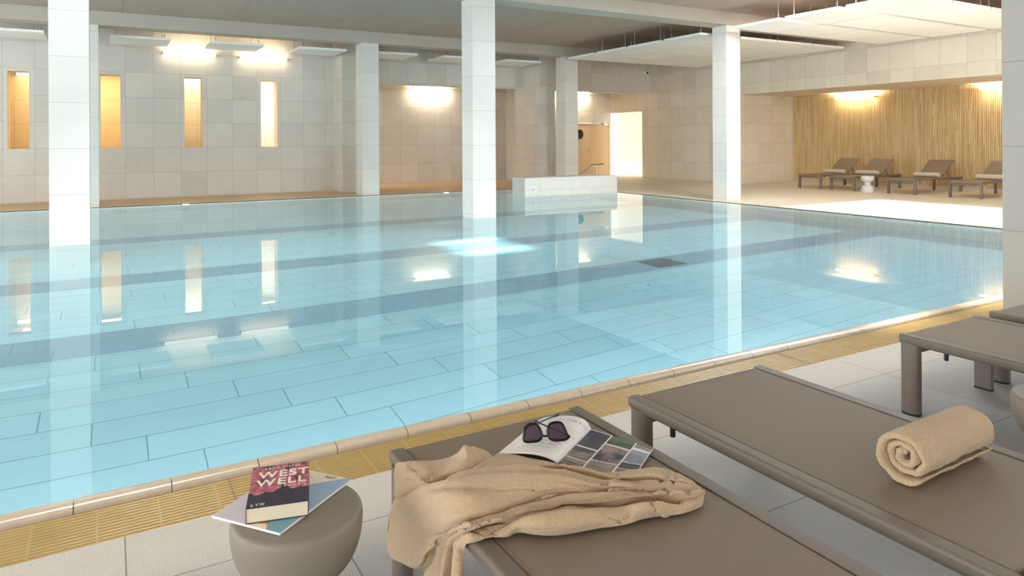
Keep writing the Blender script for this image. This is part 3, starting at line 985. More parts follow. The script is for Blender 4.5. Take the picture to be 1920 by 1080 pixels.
rt = rolled_towel(.40, .082, 3, res=(420, 150))
a0, a1 = atz(1690, 858, ZT + .074), atz(1826, 797, ZT + .078)
dv = (a1 - a0); dv.z = 0
rt.rotation_euler = (0, 0, math.atan2(dv.y, dv.x) - PI / 2)
mid = a0 + dv.normalized() * .200
rt.location = (mid.x, mid.y, ZT - .001)
tag(rt, 'large rolled beige towel on the near lounger, its spiral end facing the camera', 'towel')
rf = rolled_towel(.64, .070, 5, 'terryfar')
for i, (y, lab) in enumerate(zip((12.56, 11.55, 9.925, 8.42), ('rolled cream towel on the farthest alcove lounger', 'rolled cream towel on the lounger behind the grey table',
                                                         'rolled cream towel on the alcove lounger right of the grey table', 'rolled cream towel cut off by the right column'))):
    o = rf if i == 0 else rf.copy()
    if i: C.objects.link(o)
    o.location = (18.27, y + .369, ZT + .002)
    tag(o, lab, 'towel', 'rolled towels on the alcove loungers')

# ------------------------------------------------------------------ crumpled towel (loft through its fold lines)
def crumpled_towel():
    S = 'x'
    rows = [
     [(742, 903, S, .742), (741, 885, S, .742), (745, 869, .398), (757, 867, .404), (797, 866, .402), (838, 861, .402), (858, 851, .418), (868, 840, .452), (874, 834.5, .462), (885, 838, .452), (905, 846, .425), (930, 852, .412), (952, 853, .41), (1000, 862, .408), (1040, 870, .408), (1080, 880, .404), (1106, 884, .402), (1140, 888, .402), (1190, 885, .402), (1230, 882, .402), (1262, 888, .402), (1290, 901, .402), (1312, 916, .402)],
     [(742, 915, S, .740), (742, 900, S, .740), (750, 891, .401), (765, 888, .41), (785, 884, .41), (815, 880, .412), (845, 874, .42), (868, 862, .44), (878, 858, .45), (889, 872, .43), (905, 868, .432), (930, 862, .43), (960, 860, .425), (1000, 865, .42), (1040, 871.5, .42), (1080, 881, .414), (1110, 886, .41), (1145, 891, .408), (1190, 889, .412), (1230, 886, .412), (1265, 893, .41), (1292, 905, .408), (1313, 917, .404)],
     [(741, 930, S, .738), (742, 912, S, .738), (752, 902, .400), (765, 899, .406), (785, 902, .404), (800, 900, .415), (815, 888, .43), (849, 881, .438), (890, 877, .442), (925, 873, .445), (960, 870, .445), (982, 871, .445), (1023, 871, .445), (1065, 874, .438), (1107, 882, .432), (1140, 892, .422), (1180, 895, .422), (1215, 892, .424), (1255, 897, .42), (1290, 907, .414), (1314, 919, .406)],
     [(742, 945, S, .738), (743, 925, S, .739), (754, 915, .400), (768, 911, .404), (788, 908, .404), (805, 904, .408), (820, 898, .414), (855, 889, .418), (890, 884, .420), (925, 880, .42), (960, 877, .42), (1000, 878, .42), (1040, 881, .42), (1080, 889, .414), (1115, 897, .406), (1148, 902, .402), (1185, 903, .402), (1220, 902, .404), (1258, 905, .404), (1290, 912, .404), (1315, 921, .404)],
     [(731, 972, S, .724), (731, 963, S, .726), (735, 953, S, .732), (745, 940, .410), (770, 925, .438), (799, 910, .446), (840, 900, .455), (876, 895, .460), (920, 889, .462), (961, 883, .462), (1002, 884, .462), (1044, 888, .456), (1086, 900, .444), (1115, 905, .434), (1148, 908, .432), (1180, 910, .428), (1211, 912, .424), (1250, 913, .424), (1290, 918, .418), (1316, 922, .408)],
     [(728, 1025, S, .712), (728, 1000, S, .715), (733, 980, S, .726), (752, 960, .415), (780, 942, .44), (805, 930, .45), (845, 920, .456), (885, 913, .458), (925, 907, .458), (960, 903, .458), (1000, 902, .456), (1040, 902, .45), (1075, 907, .436), (1110, 912, .424), (1150, 913, .416), (1185, 914, .412), (1215, 915.5, .41), (1250, 916, .412), (1290, 920, .410), (1317, 923, .407)],
     [(735, 1045, S, .712), (736, 1022, S, .712), (745, 1000, S, .722), (775, 978, .42), (805, 962, .44), (840, 948, .452), (875, 937, .454), (908, 929, .452), (940, 922, .45), (975, 916, .45), (1005, 912.5, .448), (1044, 910.5, .442), (1075, 913, .434), (1108, 917, .42), (1150, 917, .412), (1190, 917, .410), (1225, 918, .410), (1255, 919, .412), (1290, 922, .409), (1317, 924, .406)],
     [(752, 1053, S, .712), (754, 1040, S, .708), (768, 1020, S, .714), (795, 1001, S, .728), (825, 986, .416), (855, 972, .43), (890, 959, .436), (915, 951, .438), (940, 944, .436), (978, 933, .432), (1015, 922, .430), (1050, 917, .428), (1080, 916.5, .424), (1110, 919, .414), (1150, 919, .410), (1190, 918.5, .409), (1225, 919, .409), (1255, 921, .408), (1290, 923.5, .407), (1317, 925, .405)],
     [(778, 1064, S, .716), (783, 1055, S, .706), (795, 1036, S, .706), (808, 1015, S, .718), (826, 999, .400), (850, 985, .414), (880, 971, .418), (908, 961, .420), (940, 953, .418), (980, 940, .416), (1018, 926, .416), (1052, 920, .416), (1083, 918.5, .416), (1110, 920.5, .410), (1150, 920, .407), (1190, 919.2, .407), (1225, 920, .407), (1255, 922, .406), (1290, 924.5, .406), (1317, 926, .405)],
     [(800, 1057, S, .735), (804, 1046, S, .738), (808, 1030, S, .742), (814, 1014, S, .746), (828, 1002, .397), (850, 988, .400), (880, 974, .400), (908, 964, .400), (940, 956, .400), (980, 943, .400), (1020, 928, .400), (1055, 921.5, .400), (1085, 920, .401), (1112, 921, .402), (1150, 920.8, .403), (1190, 920, .404), (1225, 921, .404), (1255, 923, .404), (1290, 925, .404), (1317, 927, .404)],
     [(792, 1110, S, .728), (800, 1075, S, .728), (811, 1040, S, .734), (824, 1016, S, .742), (838, 1000, .408), (856, 988, .418), (882, 975.5, .422), (908, 966, .424), (940, 958, .424), (975, 947, .424), (1005, 935, .424), (1065, 922.5, .424), (1095, 921, .424), (1127, 919.5, .424), (1160, 918.5, .422), (1190, 916, .424), (1225, 915, .426), (1245, 918, .42), (1285, 925, .408), (1317, 927, .404)],
     [(812, 1110, S, .738), (816, 1075, S, .740), (823, 1042, S, .744), (832, 1022, S, .748), (845, 1003, .398), (858, 994, .401), (882, 982, .402), (908, 973, .402), (940, 965, .402), (980, 954, .402), (1023, 943, .402), (1054, 935, .402), (1090, 932.5, .402), (1127, 929.5, .402), (1160, 926.5, .402), (1190, 923, .404), (1225, 921.5, .406), (1250, 922, .406), (1290, 926, .404), (1318, 927, .404)],
     [(824, 1110, S, .714), (827, 1075, S, .716), (832, 1040, S, .722), (838, 1017, S, .734), (850, 997, .416), (864, 988, .43), (888, 977.5, .436), (914, 971, .438), (940, 967, .438), (980, 956.5, .438), (1020, 945.5, .438), (1065, 937, .438), (1107, 934.5, .438), (1127, 932.5, .438), (1160, 930.5, .436), (1190, 927, .436), (1225, 924.5, .434), (1252, 923.5, .432), (1298, 922, .426), (1320, 922, .412)],
     [(836, 1110, S, .740), (839, 1075, S, .742), (843, 1042, S, .744), (847, 1020, S, .748), (858, 1004, .397), (868, 998, .400), (890, 990.5, .401), (914, 982, .401), (940, 976.5, .401), (975, 971, .401), (1002, 964.5, .401), (1044, 955.5, .401), (1086, 951, .401), (1120, 949, .402), (1148, 947.5, .402), (1200, 939.5, .402), (1242, 939, .402), (1273, 941, .402), (1300, 938, .402), (1320, 928, .402)],
     [(848, 1110, S, .718), (850, 1075, S, .720), (853, 1042, S, .724), (859, 1018, S, .738), (870, 1006, .406), (880, 1003, .408), (900, 999, .406), (922, 992, .404), (944, 983, .41), (978, 973, .424), (1008, 968, .432), (1050, 963, .434), (1090, 960, .434), (1130, 960, .428), (1165, 958, .416), (1203, 950, .426), (1240, 947, .426), (1270, 950, .41), (1300, 944, .412), (1319, 934, .405)],
     [(860, 1110, S, .728), (861, 1075, S, .730), (862, 1045, S, .733), (866, 1024, S, .742), (876, 1013, .402), (886, 1010, .402), (906, 1005, .400), (925, 1000, .398), (945, 1001, .402), (970, 988, .414), (1000, 987, .424), (1034, 986, .426), (1074, 983, .424), (1127, 977, .416), (1170, 972, .408), (1205, 962, .416), (1240, 957, .414), (1264, 959, .402), (1293, 952, .404), (1317, 942, .402)],
     [(866, 1110, S, .740), (867, 1075, S, .741), (868, 1046, S, .742), (871, 1026, S, .748), (880, 1016, .3945), (890, 1013.5, .395), (906, 1010, .395), (925, 1006.5, .395), (945, 1007.5, .395), (967, 997.5, .395), (995, 1001.5, .395), (1030, 1002.5, .395), (1070, 998.5, .395), (1127, 988.5, .395), (1172, 981.5, .395), (1206, 971.8, .395), (1240, 965.5, .395), (1263, 964.5, .395), (1290, 957.5, .395), (1312, 949.5, .395)],
    ]
    NU = 330
    P = []
    for r in rows:
        pts = []
        for q in r:
            if q[2] == S:
                pts.append(atx(q[0], q[1], q[3]))
            else:
                p = atz(q[0], q[1], q[2] + .003)
                if p.x < .757:      # past the rail: the cloth hangs close to the rail side
                    p = atx(q[0], q[1], .757 - min(.030, .35 * (.757 - p.x)) - .004)
                pts.append(p)
        P.append(catmull(pts, NU))
    # folds: a rounded lip in front of every crest and a steep rise behind the next one
    kinds = 'BBCVCbcLLVCVCVCbF'
    Q = [P[0]]
    for i in range(1, len(P)):
        a, b = kinds[i - 1], kinds[i]
        if b == 'V':
            lip, low = [], []
            for p, q in zip(P[i - 1], P[i]):
                l = p.lerp(q, .66); l.z = max(l.z, p.z * .74 + q.z * .26) if p.z > .40 else l.z
                lip.append(l)
                m = p.lerp(q, .93); m.z = p.z * .22 + q.z * .78 if p.z > .40 else m.z
                low.append(m)
            Q += [lip, low]
        elif a == 'V':
            rise = []
            for p, q in zip(P[i - 1], P[i]):
                m = p.lerp(q, .30); m.z = p.z * .42 + q.z * .58 if q.z > .40 else m.z
                rise.append(m)
            Q += [rise]
        Q.append(P[i])
    P = Q
    SUB = 7
    NU_ = NU
    grid = []
    nr = len(P)
    for i in range(nr - 1):
        for k in range(SUB):
            t = k / SUB
            row = []
            for j in range(NU):
                p0, p1, p2, p3 = P[max(i - 1, 0)][j], P[i][j], P[i + 1][j], P[min(i + 2, nr - 1)][j]
                # softened Hermite (lower tension keeps the creases tight)
                m1, m2 = (p2 - p0) * .36, (p3 - p1) * .36
                t2, t3 = t * t, t ** 3
                row.append(p1 * (2 * t3 - 3 * t2 + 1) + m1 * (t3 - 2 * t2 + t) + p2 * (-2 * t3 + 3 * t2) + m2 * (t3 - t2))
            grid.append(row)
    grid.append(P[-1])
    # narrow creases pressed into the cloth: (points, depth in metres, half width in photo pixels)
    CREASE = [
     ([(806, 905), (820, 899), (837, 895), (865, 890), (900, 883.5), (940, 880), (985, 881), (1040, 883), (1075, 890), (1107, 899), (1140, 904)], .021, 3.0),
     ([(744, 936), (765, 923), (788, 907), (800, 894), (815, 886), (849, 879), (885, 874.5)], .016, 3.0),
     ([(757, 874), (768, 879), (780, 884), (795, 893)], .006, 3.5), ([(766, 899), (778, 901), (790, 904)], .006, 3),
     ([(878, 839), (884, 856), (889.6, 871), (900, 862), (915, 853.5), (925, 851.5)], .014, 3.0),
     ([(812, 917.5), (845, 917), (876, 917), (920, 916), (957, 915.5), (992, 912), (1030, 909.5)], .010, 3.6),
     ([(840, 930), (880, 926), (930, 921), (970, 918)], .004, 4), ([(905, 871), (945, 866), (990, 867), (1040, 876), (1075, 886)], .010, 3.0),
     ([(826, 1000), (850, 985), (880, 972), (910, 962), (942, 954.6), (981.7, 940), (1023, 923), (1056.7, 919.5), (1106.7, 917.5), (1138, 916)], .020, 2.8),
     ([(836, 1006), (852, 997), (878, 982), (908, 970), (940, 963.5), (980, 952), (1023, 942), (1054.6, 934), (1106.7, 931.7), (1127, 929.5), (1165, 925), (1190, 921.5), (1230, 919)], .020, 2.6),
     ([(848, 1014), (862, 1003), (885, 991), (912, 982), (940, 977), (975, 971), (1002, 965), (1044, 955.6), (1086, 951), (1148, 948), (1200, 940), (1242, 939), (1273, 942)], .018, 2.8),
     ([(1154.6, 900.4), (1190, 902.5), (1231.7, 908.7), (1265, 913), (1294, 920)], .012, 2.6),
     ([(1158.8, 894), (1138, 898), (1106.7, 894), (1086, 885), (1065, 879)], .010, 3.0),
     ([(1238, 903), (1246, 898), (1254, 893)], .010, 3.0), ([(1262, 906), (1268, 899), (1262, 892)], .008, 3.0),
     ([(1190, 911), (1211, 912), (1238, 914.5), (1254.6, 922)], .012, 2.4),
     ([(1140, 967), (1163, 972), (1177.5, 965), (1186, 959)], .012, 3.4), ([(1222, 948), (1232, 953), (1240, 958), (1248, 961)], .014, 3.2),
     ([(1075, 952.5), (1110, 957), (1148, 965)], .007, 4.0), ([(957, 977), (935, 988), (912, 1001)], .012, 3.0), ([(873, 995), (896, 999), (912, 1004), (928, 1003)], .010, 2.4),
     ([(843.5, 1020), (841, 1042), (839.5, 1062), (838, 1085)], .022, 4.0), ([(808, 1022), (812, 1040), (800, 1058), (786, 1066)], .016, 4.0),
     ([(744.7, 944), (751, 974), (761, 1014), (768, 1042)], .010, 6.0), ([(786.7, 990), (783, 1012), (781, 1030), (786, 1048)], .008, 6.0),
     ([(733, 1036), (750, 1043), (770, 1048), (785, 1046)], .003, 1.8), ([(832, 1012), (827, 1036), (822, 1062), (820, 1085)], .010, 4.0)]
    RIDGE = [([(845, 1001), (880, 984), (910, 971.5), (942, 966.5), (982, 955.5), (1022, 944)], .004, 3), ([(1180, 888), (1230, 885), (1262, 892), (1295, 908)], .006, 5),
             ([(990, 985), (1050, 975), (1120, 969)], .008, 12), ([(1195, 962), (1215, 955), (1235, 950)], .008, 8), ([(775, 945), (830, 935), (900, 925)], .006, 14)]
    def pix(p):
        d = p - CAM
        k = d.dot(FW)
        a, b = d.dot(RT) / k * F_PX, -d.z / k * F_PX
        return CX + a * cr_ + b * sr_, CY - a * sr_ + b * cr_
    cr_, sr_ = math.cos(ROLL), math.sin(ROLL)
    def segd(x, y, pl):
        m = 1e9
        for (ax, ay), (bx, by) in zip(pl, pl[1:]):
            dx, dy = bx - ax, by - ay
            t = max(0, min(1, ((x - ax) * dx + (y - ay) * dy) / (dx * dx + dy * dy)))
            m = min(m, (x - ax - t * dx) ** 2 + (y - ay - t * dy) ** 2)
        return m
    def press(p):
        x, y = pix(p)
        e = 0
        for sgn, L_ in ((1, CREASE), (-1, RIDGE)):
            for pl, dep, wd in L_:
                r = wd * 4
                xs_ = [q[0] for q in pl]; ys_ = [q[1] for q in pl]
                if x < min(xs_) - r or x > max(xs_) + r or y < min(ys_) - r or y > max(ys_) + r:
                    continue
                wq = wd * 1.45; v = dep * .85 * math.exp(-segd(x, y, pl) / (wq * wq))
                e = max(e, v) if sgn > 0 else e - v
        return e
    bm = bmesh.new()
    V = []
    for a, row in enumerate(grid):
        vr = []
        for b, p in enumerate(row):
            q = p.copy()
            w = .0024 * noise.noise(p * 14) + .0008 * noise.noise(p * 330) + .0006 * noise.noise(p * 170)
            q.z += w if q.z > .40 else w * .2
            q.x += .3 * w
            e = press(p)
            if p.x > .757:
                q.z -= e
                if q.z < .397: q.z = .397
            else:
                q.x += min(e, max(0, .752 - q.x)); q.z -= e * .3
            vr.append(bm.verts.new(q))
        V.append(vr)
    for a in range(len(V) - 1):
        for b in range(NU - 1):
            bm.faces.new((V[a][b], V[a][b + 1], V[a + 1][b + 1], V[a + 1][b]))
    o = obj('crumpled_towel', bm, M['terry'], smooth=True)
    md = o.modifiers.new('thick', 'SOLIDIFY'); md.thickness = .004; md.offset = -1
    tag(o, 'crumpled beige bath towel draped over the corner of the near lounger', 'towel')
    return o
tw = crumpled_towel()

# ------------------------------------------------------------------ paperback and booklet on the side table
ZS = .421
def lerp2(a, b, t): return a + (b - a) * t

def grid_print(name, n, m, pt, colf, mat, parent=None, thick=0.0):
    """grid of n x m cells; pt(u,v) -> position, colf(u,v) -> linear rgb (printed artwork)"""
    bm = bmesh.new()
    lay = bm.loops.layers.float_color.new('Col')
    V = [[bm.verts.new(pt(i / n, j / m)) for i in range(n + 1)] for j in range(m + 1)]
    for j in range(m):
        for i in range(n):
            f = bm.faces.new((V[j][i], V[j][i + 1], V[j + 1][i + 1], V[j + 1][i]))
            c = colf((i + .5) / n, (j + .5) / m)
            for l in f.loops:
                l[lay] = (c[0], c[1], c[2], 1)
    o = obj(name, bm, mat, parent, smooth=True)
    if thick:
        md = o.modifiers.new('thick', 'SOLIDIFY'); md.thickness = thick; md.offset = -1
    return o

# booklet: parallelogram from three seen corners
bl = atz(397, 966, ZS + .008); bb = atz(524.5, 999, ZS + .008); br_ = atz(643.7, 894.6, ZS + .008)
ex = (bb - bl); ey = (br_ - bb); ex.z = ey.z = 0
ey = ey - ex * (ey.dot(ex) / ex.dot(ex)) * .9
bk = thing('booklet', 'white booklet with coloured triangles lying under the paperback', 'booklet', (bl.x, bl.y, ZS))
WB, HB = ex.length, ey.length
ang = math.atan2(ex.y, ex.x)
bk.rotation_euler = (0, 0, ang)
bm = bmesh.new(); box(bm, 0, WB, 0, HB, .0005, .0070, .0008, 1); obj('page_block', bm, M['pagew'], bk)
def booklet_col(u, v):
    W, BL, TE, OR, NV = srgb(236, 228, 230)[:3], srgb(160, 186, 212)[:3], srgb(116, 164, 176)[:3], srgb(236, 160, 30)[:3], srgb(30, 60, 130)[:3]
    CR = srgb(244, 228, 208)[:3]
    x, y = u * WB / WB, v
    if u > .38 + .62 * abs(v - .62) / .38 * .9 and v > .26: return BL
    if v < .30 and u > .72 - .1 + v * .2 and u > .80 - v * .9: return TE
    if v < .34 and u > .58 + v * .35 and v > .05 + (u - .6) * .1: return OR if u < .80 - v * .3 else TE
    if .46 < v < .62 and u < .30 and u > abs(v - .46) * .4 + .02: return NV if v < .56 else srgb(120, 140, 90)[:3]
    if u > .45: return CR
    n = noise.noise(Vector((u * 3, v * 3, 1))) * .04
    return [c + n for c in W]
grid_print('cover', 190, 190, lambda u, v: (u * WB, v * HB, .0074), booklet_col, M['print'], bk)
text_mesh('NGT', .016, M['ink'], bk, 'cover_lettering', (WB * .64, HB * .93, .0078), (0, 0, 0), .0001, shear=.3)

# paperback
zb = ZS + .0085
th = .036
c0 = atz(460.2, 956, zb + th); c1 = atz(576.2, 940.4, zb + th); c2 = atz(591.4, 862.9, zb + th); c3 = atz(485.2, 876.6, zb + th)
pex = ((c1 - c0) + (c2 - c3)) * .5; pey = ((c3 - c0) + (c2 - c1)) * .5
pex.z = pey.z = 0
WP, HP = pex.length, pey.length
pang = math.atan2(pex.y, pex.x)
pb = thing('paperback_book', 'thick paperback with pink flowers and West Well title on its cover', 'book', (c0.x, c0.y, zb), pang)
bm = bmesh.new(); box(bm, .0015, WP - .002, .002, HP - .002, .0015, th - .001); obj('page_block', bm, M['paper'], pb)
def petals(cx, cy, R, n, seed):
    r = random.Random(seed); out = []
    for ring, (rr, k) in enumerate(((1.0, n), (.72, n - 2), (.45, n - 4))):
        for i in range(k):
            a = 2 * PI * (i + .5 * ring) / k + r.uniform(-.15, .15)
            out.append((cx + R * rr * .55 * math.cos(a), cy + R * rr * .5 * math.sin(a), R * .42 * rr ** .4, a, ring, r.random()))
    return out
PET = petals(.22, .60, .40, 11, 1) + petals(.82, .62, .36, 10, 2) + petals(.90, .97, .24, 8, 3) + petals(.30, .98, .34, 9, 4)
def cover_col(u, v):
    nv = srgb(52, 44, 62)[:3]
    c = [q + .012 * noise.noise(Vector((u * 9, v * 13, 0))) for q in nv]
    best = None
    for (cx, cy, r, a, ring, s) in PET:
        dx, dy = (u - cx), (v - cy) * 1.45
        la, lb = dx * math.cos(a) + dy * math.sin(a), -dx * math.sin(a) + dy * math.cos(a)
        q = (la / r) ** 2 + (lb / (r * .75)) ** 2
        if q < 1:
            lt = .5 + .5 * la / r
            tone = .10 + .95 * lt ** 1.4 * (.75 + .25 * s) - .45 * (q ** 3) + .10 * math.cos(lb / r * 9)
            best = (q, tone, ring)
    if best and v > .24 + .06 * noise.noise(Vector((u * 6, 3, 0))):
        A, B = srgb(74, 18, 44), srgb(240, 138, 150)
        t = max(0, min(1, best[1]))
        c = [A[i] + (B[i] - A[i]) * t for i in range(3)]
    # a dark spire between the flowers
    if v < .75 and abs(u - .555) < .012 + .09 * max(0, .62 - v) ** 1.5 and v > .2:
        c = [q * .35 for q in nv]
    return c
grid_print('front_cover', 110, 154, lambda u, v: (u * WP, v * HP, th), cover_col, M['cover'], pb)
bm = bmesh.new(); box(bm, 0, WP, 0, HP, 0, .0012); obj('back_cover', bm, M['cover'] if False else plain('dark_back_cover', srgb(60, 52, 66), .4), pb)
bm = bmesh.new(); box(bm, 0, .0012, 0, HP, .0012, th - .0003); obj('spine', bm, plain('dark_spine', srgb(92, 70, 92), .4), pb)
# lettering on the cover
zt = th + .0003
text_mesh('LENA KIEFER', .0125, M['letter'], pb, 'author_lettering', (WP * .54, HP * .905, zt), (0, 0, 0), .0002, 'CENTER', 1.35)
text_mesh('WEST', .050, M['letter'], pb, 'title_lettering', (WP * .56, HP * .685, zt), (0, 0, 0), .0003, 'CENTER', 1.16, 0, .90, bold=.0011)
text_mesh('WELL', .050, M['letter'], pb, 'title_lettering', (WP * .53, HP * .49, zt), (0, 0, 0), .0003, 'CENTER', 1.16, 0, .90, bold=.0011)
text_mesh('TOME 1', .0125, M['letter'], pb, 'volume_lettering', (WP * .76, HP * .415, zt), (0, 0, 0), .0002, 'CENTER', 1.4)
text_mesh('LYX', .0165, M['letter'], pb, 'imprint_lettering', (WP * .06, HP * .05, zt), (0, 0, 0), .0002, 'LEFT', 1.2, .2)

# ------------------------------------------------------------------ open magazine on the near lounger
ZM = ZT + .0035
def poly3(pts): return [atz(px, py, ZM + dz) for px, py, dz in pts]
nearL = catmull(poly3([(935, 849, .001), (958, 850, .016), (980, 850, .028), (1000, 851.5, .034), (1020, 856, .030), (1036, 863, .018), (1045, 870, .003)]), 41)
farL = catmull(poly3([(1008, 789, .001), (1020, 783, .012), (1040, 780, .024), (1062, 779, .034), (1084, 782, .038), (1100, 790, .030), (1109, 805, .004)]), 41)
nearR = catmull(poly3([(1045, 870, .003), (1075, 880, .004), (1110, 887, .004), (1150, 893, .003), (1188, 896, .004)]), 41)
farR = catmull(poly3([(1109, 805, .004), (1130, 811, .005), (1160, 820, .004), (1195, 831, .004), (1225, 841, .010)]), 41)
mz = thing('open_magazine', 'open magazine with a curled text page and a page of photos', 'magazine', (0, 0, 0))
def surf(A, B):
    def f(u, v):
        k = u * (len(A) - 1); i = min(int(k), len(A) - 2); t = k - i
        return A[i].lerp(A[i + 1], t).lerp(B[i].lerp(B[i + 1], t), v)
    return f
sL, sR = surf(nearL, farL), surf(nearR, farR)
pgc = srgb(234, 229, 222)[:3]
def left_col(u, v):
    return [c * (1 + .015 * noise.noise(Vector((u * 4, v * 4, 0)))) for c in pgc]
grid_print('text_page', 40, 24, sL, left_col, M['print'], mz, .0014)
PAL = [srgb(70, 72, 84), srgb(120, 108, 98), srgb(54, 60, 76), srgb(150, 136, 122), srgb(96, 92, 92), srgb(178, 168, 158), srgb(84, 76, 74)]
RECT = []
for ci, (u0, u1, rws) in enumerate(((.0, .325, [(0, .22), (.24, .52), (.54, .99)]), (.345, .70, [(0, .30), (.32, .74), (.76, 1.0)]), (.72, .985, [(.0, .10), (.12, .22), (.24, .40), (.42, .80), (.86, 1.0)]))):
    for ri, (v0, v1) in enumerate(rws):
        RECT.append((u0, u1, v0, v1, ci, ri))
def right_col(u, v):
    for (u0, u1, v0, v1, ci, ri) in RECT:
        if u0 < u < u1 and v0 < v < v1:
            a, b = (u - u0) / (u1 - u0), (v - v0) / (v1 - v0)
            s = ci * 7 + ri * 3
            base, alt = PAL[s % 7], PAL[(s + 3) % 7]
            if ci == 1 and ri == 2: base, alt = srgb(44, 56, 40), srgb(92, 112, 70)
            if ci == 1 and ri == 1: base, alt = srgb(52, 56, 68), srgb(156, 134, 124)
            if ci == 1 and ri == 0: base, alt = srgb(128, 116, 100), srgb(150, 136, 118)
            if ci == 2 and ri == 3: base, alt = srgb(126, 132, 142), srgb(150, 156, 166)
            n = noise.noise(Vector((a * 2.2 + s, b * 3.1 + s * .7, .5))) * .9 + .35 * noise.noise(Vector((a * 9, b * 5 + s, 2)))
            t = max(0, min(1, .5 + n + (.5 if b > .62 else -.25)))
            return [base[i] + (alt[i] - base[i]) * t for i in range(3)]
    return pgc
grid_print('photo_page', 96, 64, sR, right_col, M['print'], mz, .0012)
# printed text on the curled page: letters laid on the surface
def lay_text(body, size, u0, v0, du, name, mat, wob=0.0):
    """short dashes of print following the page; body letters as small font objects on the page surface"""
    cu = bpy.data.curves.new(name, 'FONT'); cu.body = body; cu.size = size; cu.extrude = 0
    ob = bpy.data.objects.new(name, cu); C.objects.link(ob)
    dg_ = bpy.context.evaluated_depsgraph_get()
    me = bpy.data.meshes.new_from_object(ob.evaluated_get(dg_))
    bpy.data.objects.remove(ob)
    w = max(v.co.x for v in me.vertices) if len(me.vertices) else 1
    bm = bmesh.new(); bm.from_mesh(me)
    bmesh.ops.subdivide_edges(bm, edges=bm.edges[:], cuts=1)
    Lu = (sL(.9, .5) - sL(.1, .5)).length / .8
    Lv = (sL(.5, 1) - sL(.5, 0)).length
    for v in bm.verts:
        u = u0 + v.co.x / w * du
        vv = v0 + v.co.y / Lv + wob * (u - u0)
        uu = max(0, min(.999, u)); vv = max(0, min(1, vv))
        p = sL(uu, vv)
        e = .004
        nrm = (sL(min(uu + e, 1), vv) - sL(max(uu - e, 0), vv)).cross(sL(uu, min(vv + e, 1)) - sL(uu, max(vv - e, 0))).normalized()
        if nrm.z < 0: nrm = -nrm
        v.co = p + nrm * .0007
    o = obj(name, bm, mat, mz)
    return o
lay_text('DARVEY  H\u00d4TEL & SPA', .0125, .30, .87, .66, 'headline_print', M['inkl'])
lines = ['LIGNE DE SOIN', 'Le temps se pose, le corps respire', 'un havre de douceur pour les sens', 'et de lumiere douce, chaude', 'toute la saison au bord de l eau',
         'bains, vapeur et calme absolu', 'des rituels pour chacun', 'la detente des matins', 'au fil de la journee']
for k, s in enumerate(lines):
    lay_text(s, .0070 if k else .005, .42 if k < 6 else .30, .76 - .072 * k, (.16 if k == 0 else .50 - .02 * (k % 3)), 'body_print', M['ink'] if k > 2 else M['inkl'])
for k in range(2):
    lay_text('.................................', .008, .22, .13 - .055 * k, .5, 'footer_print', M['inkl'])

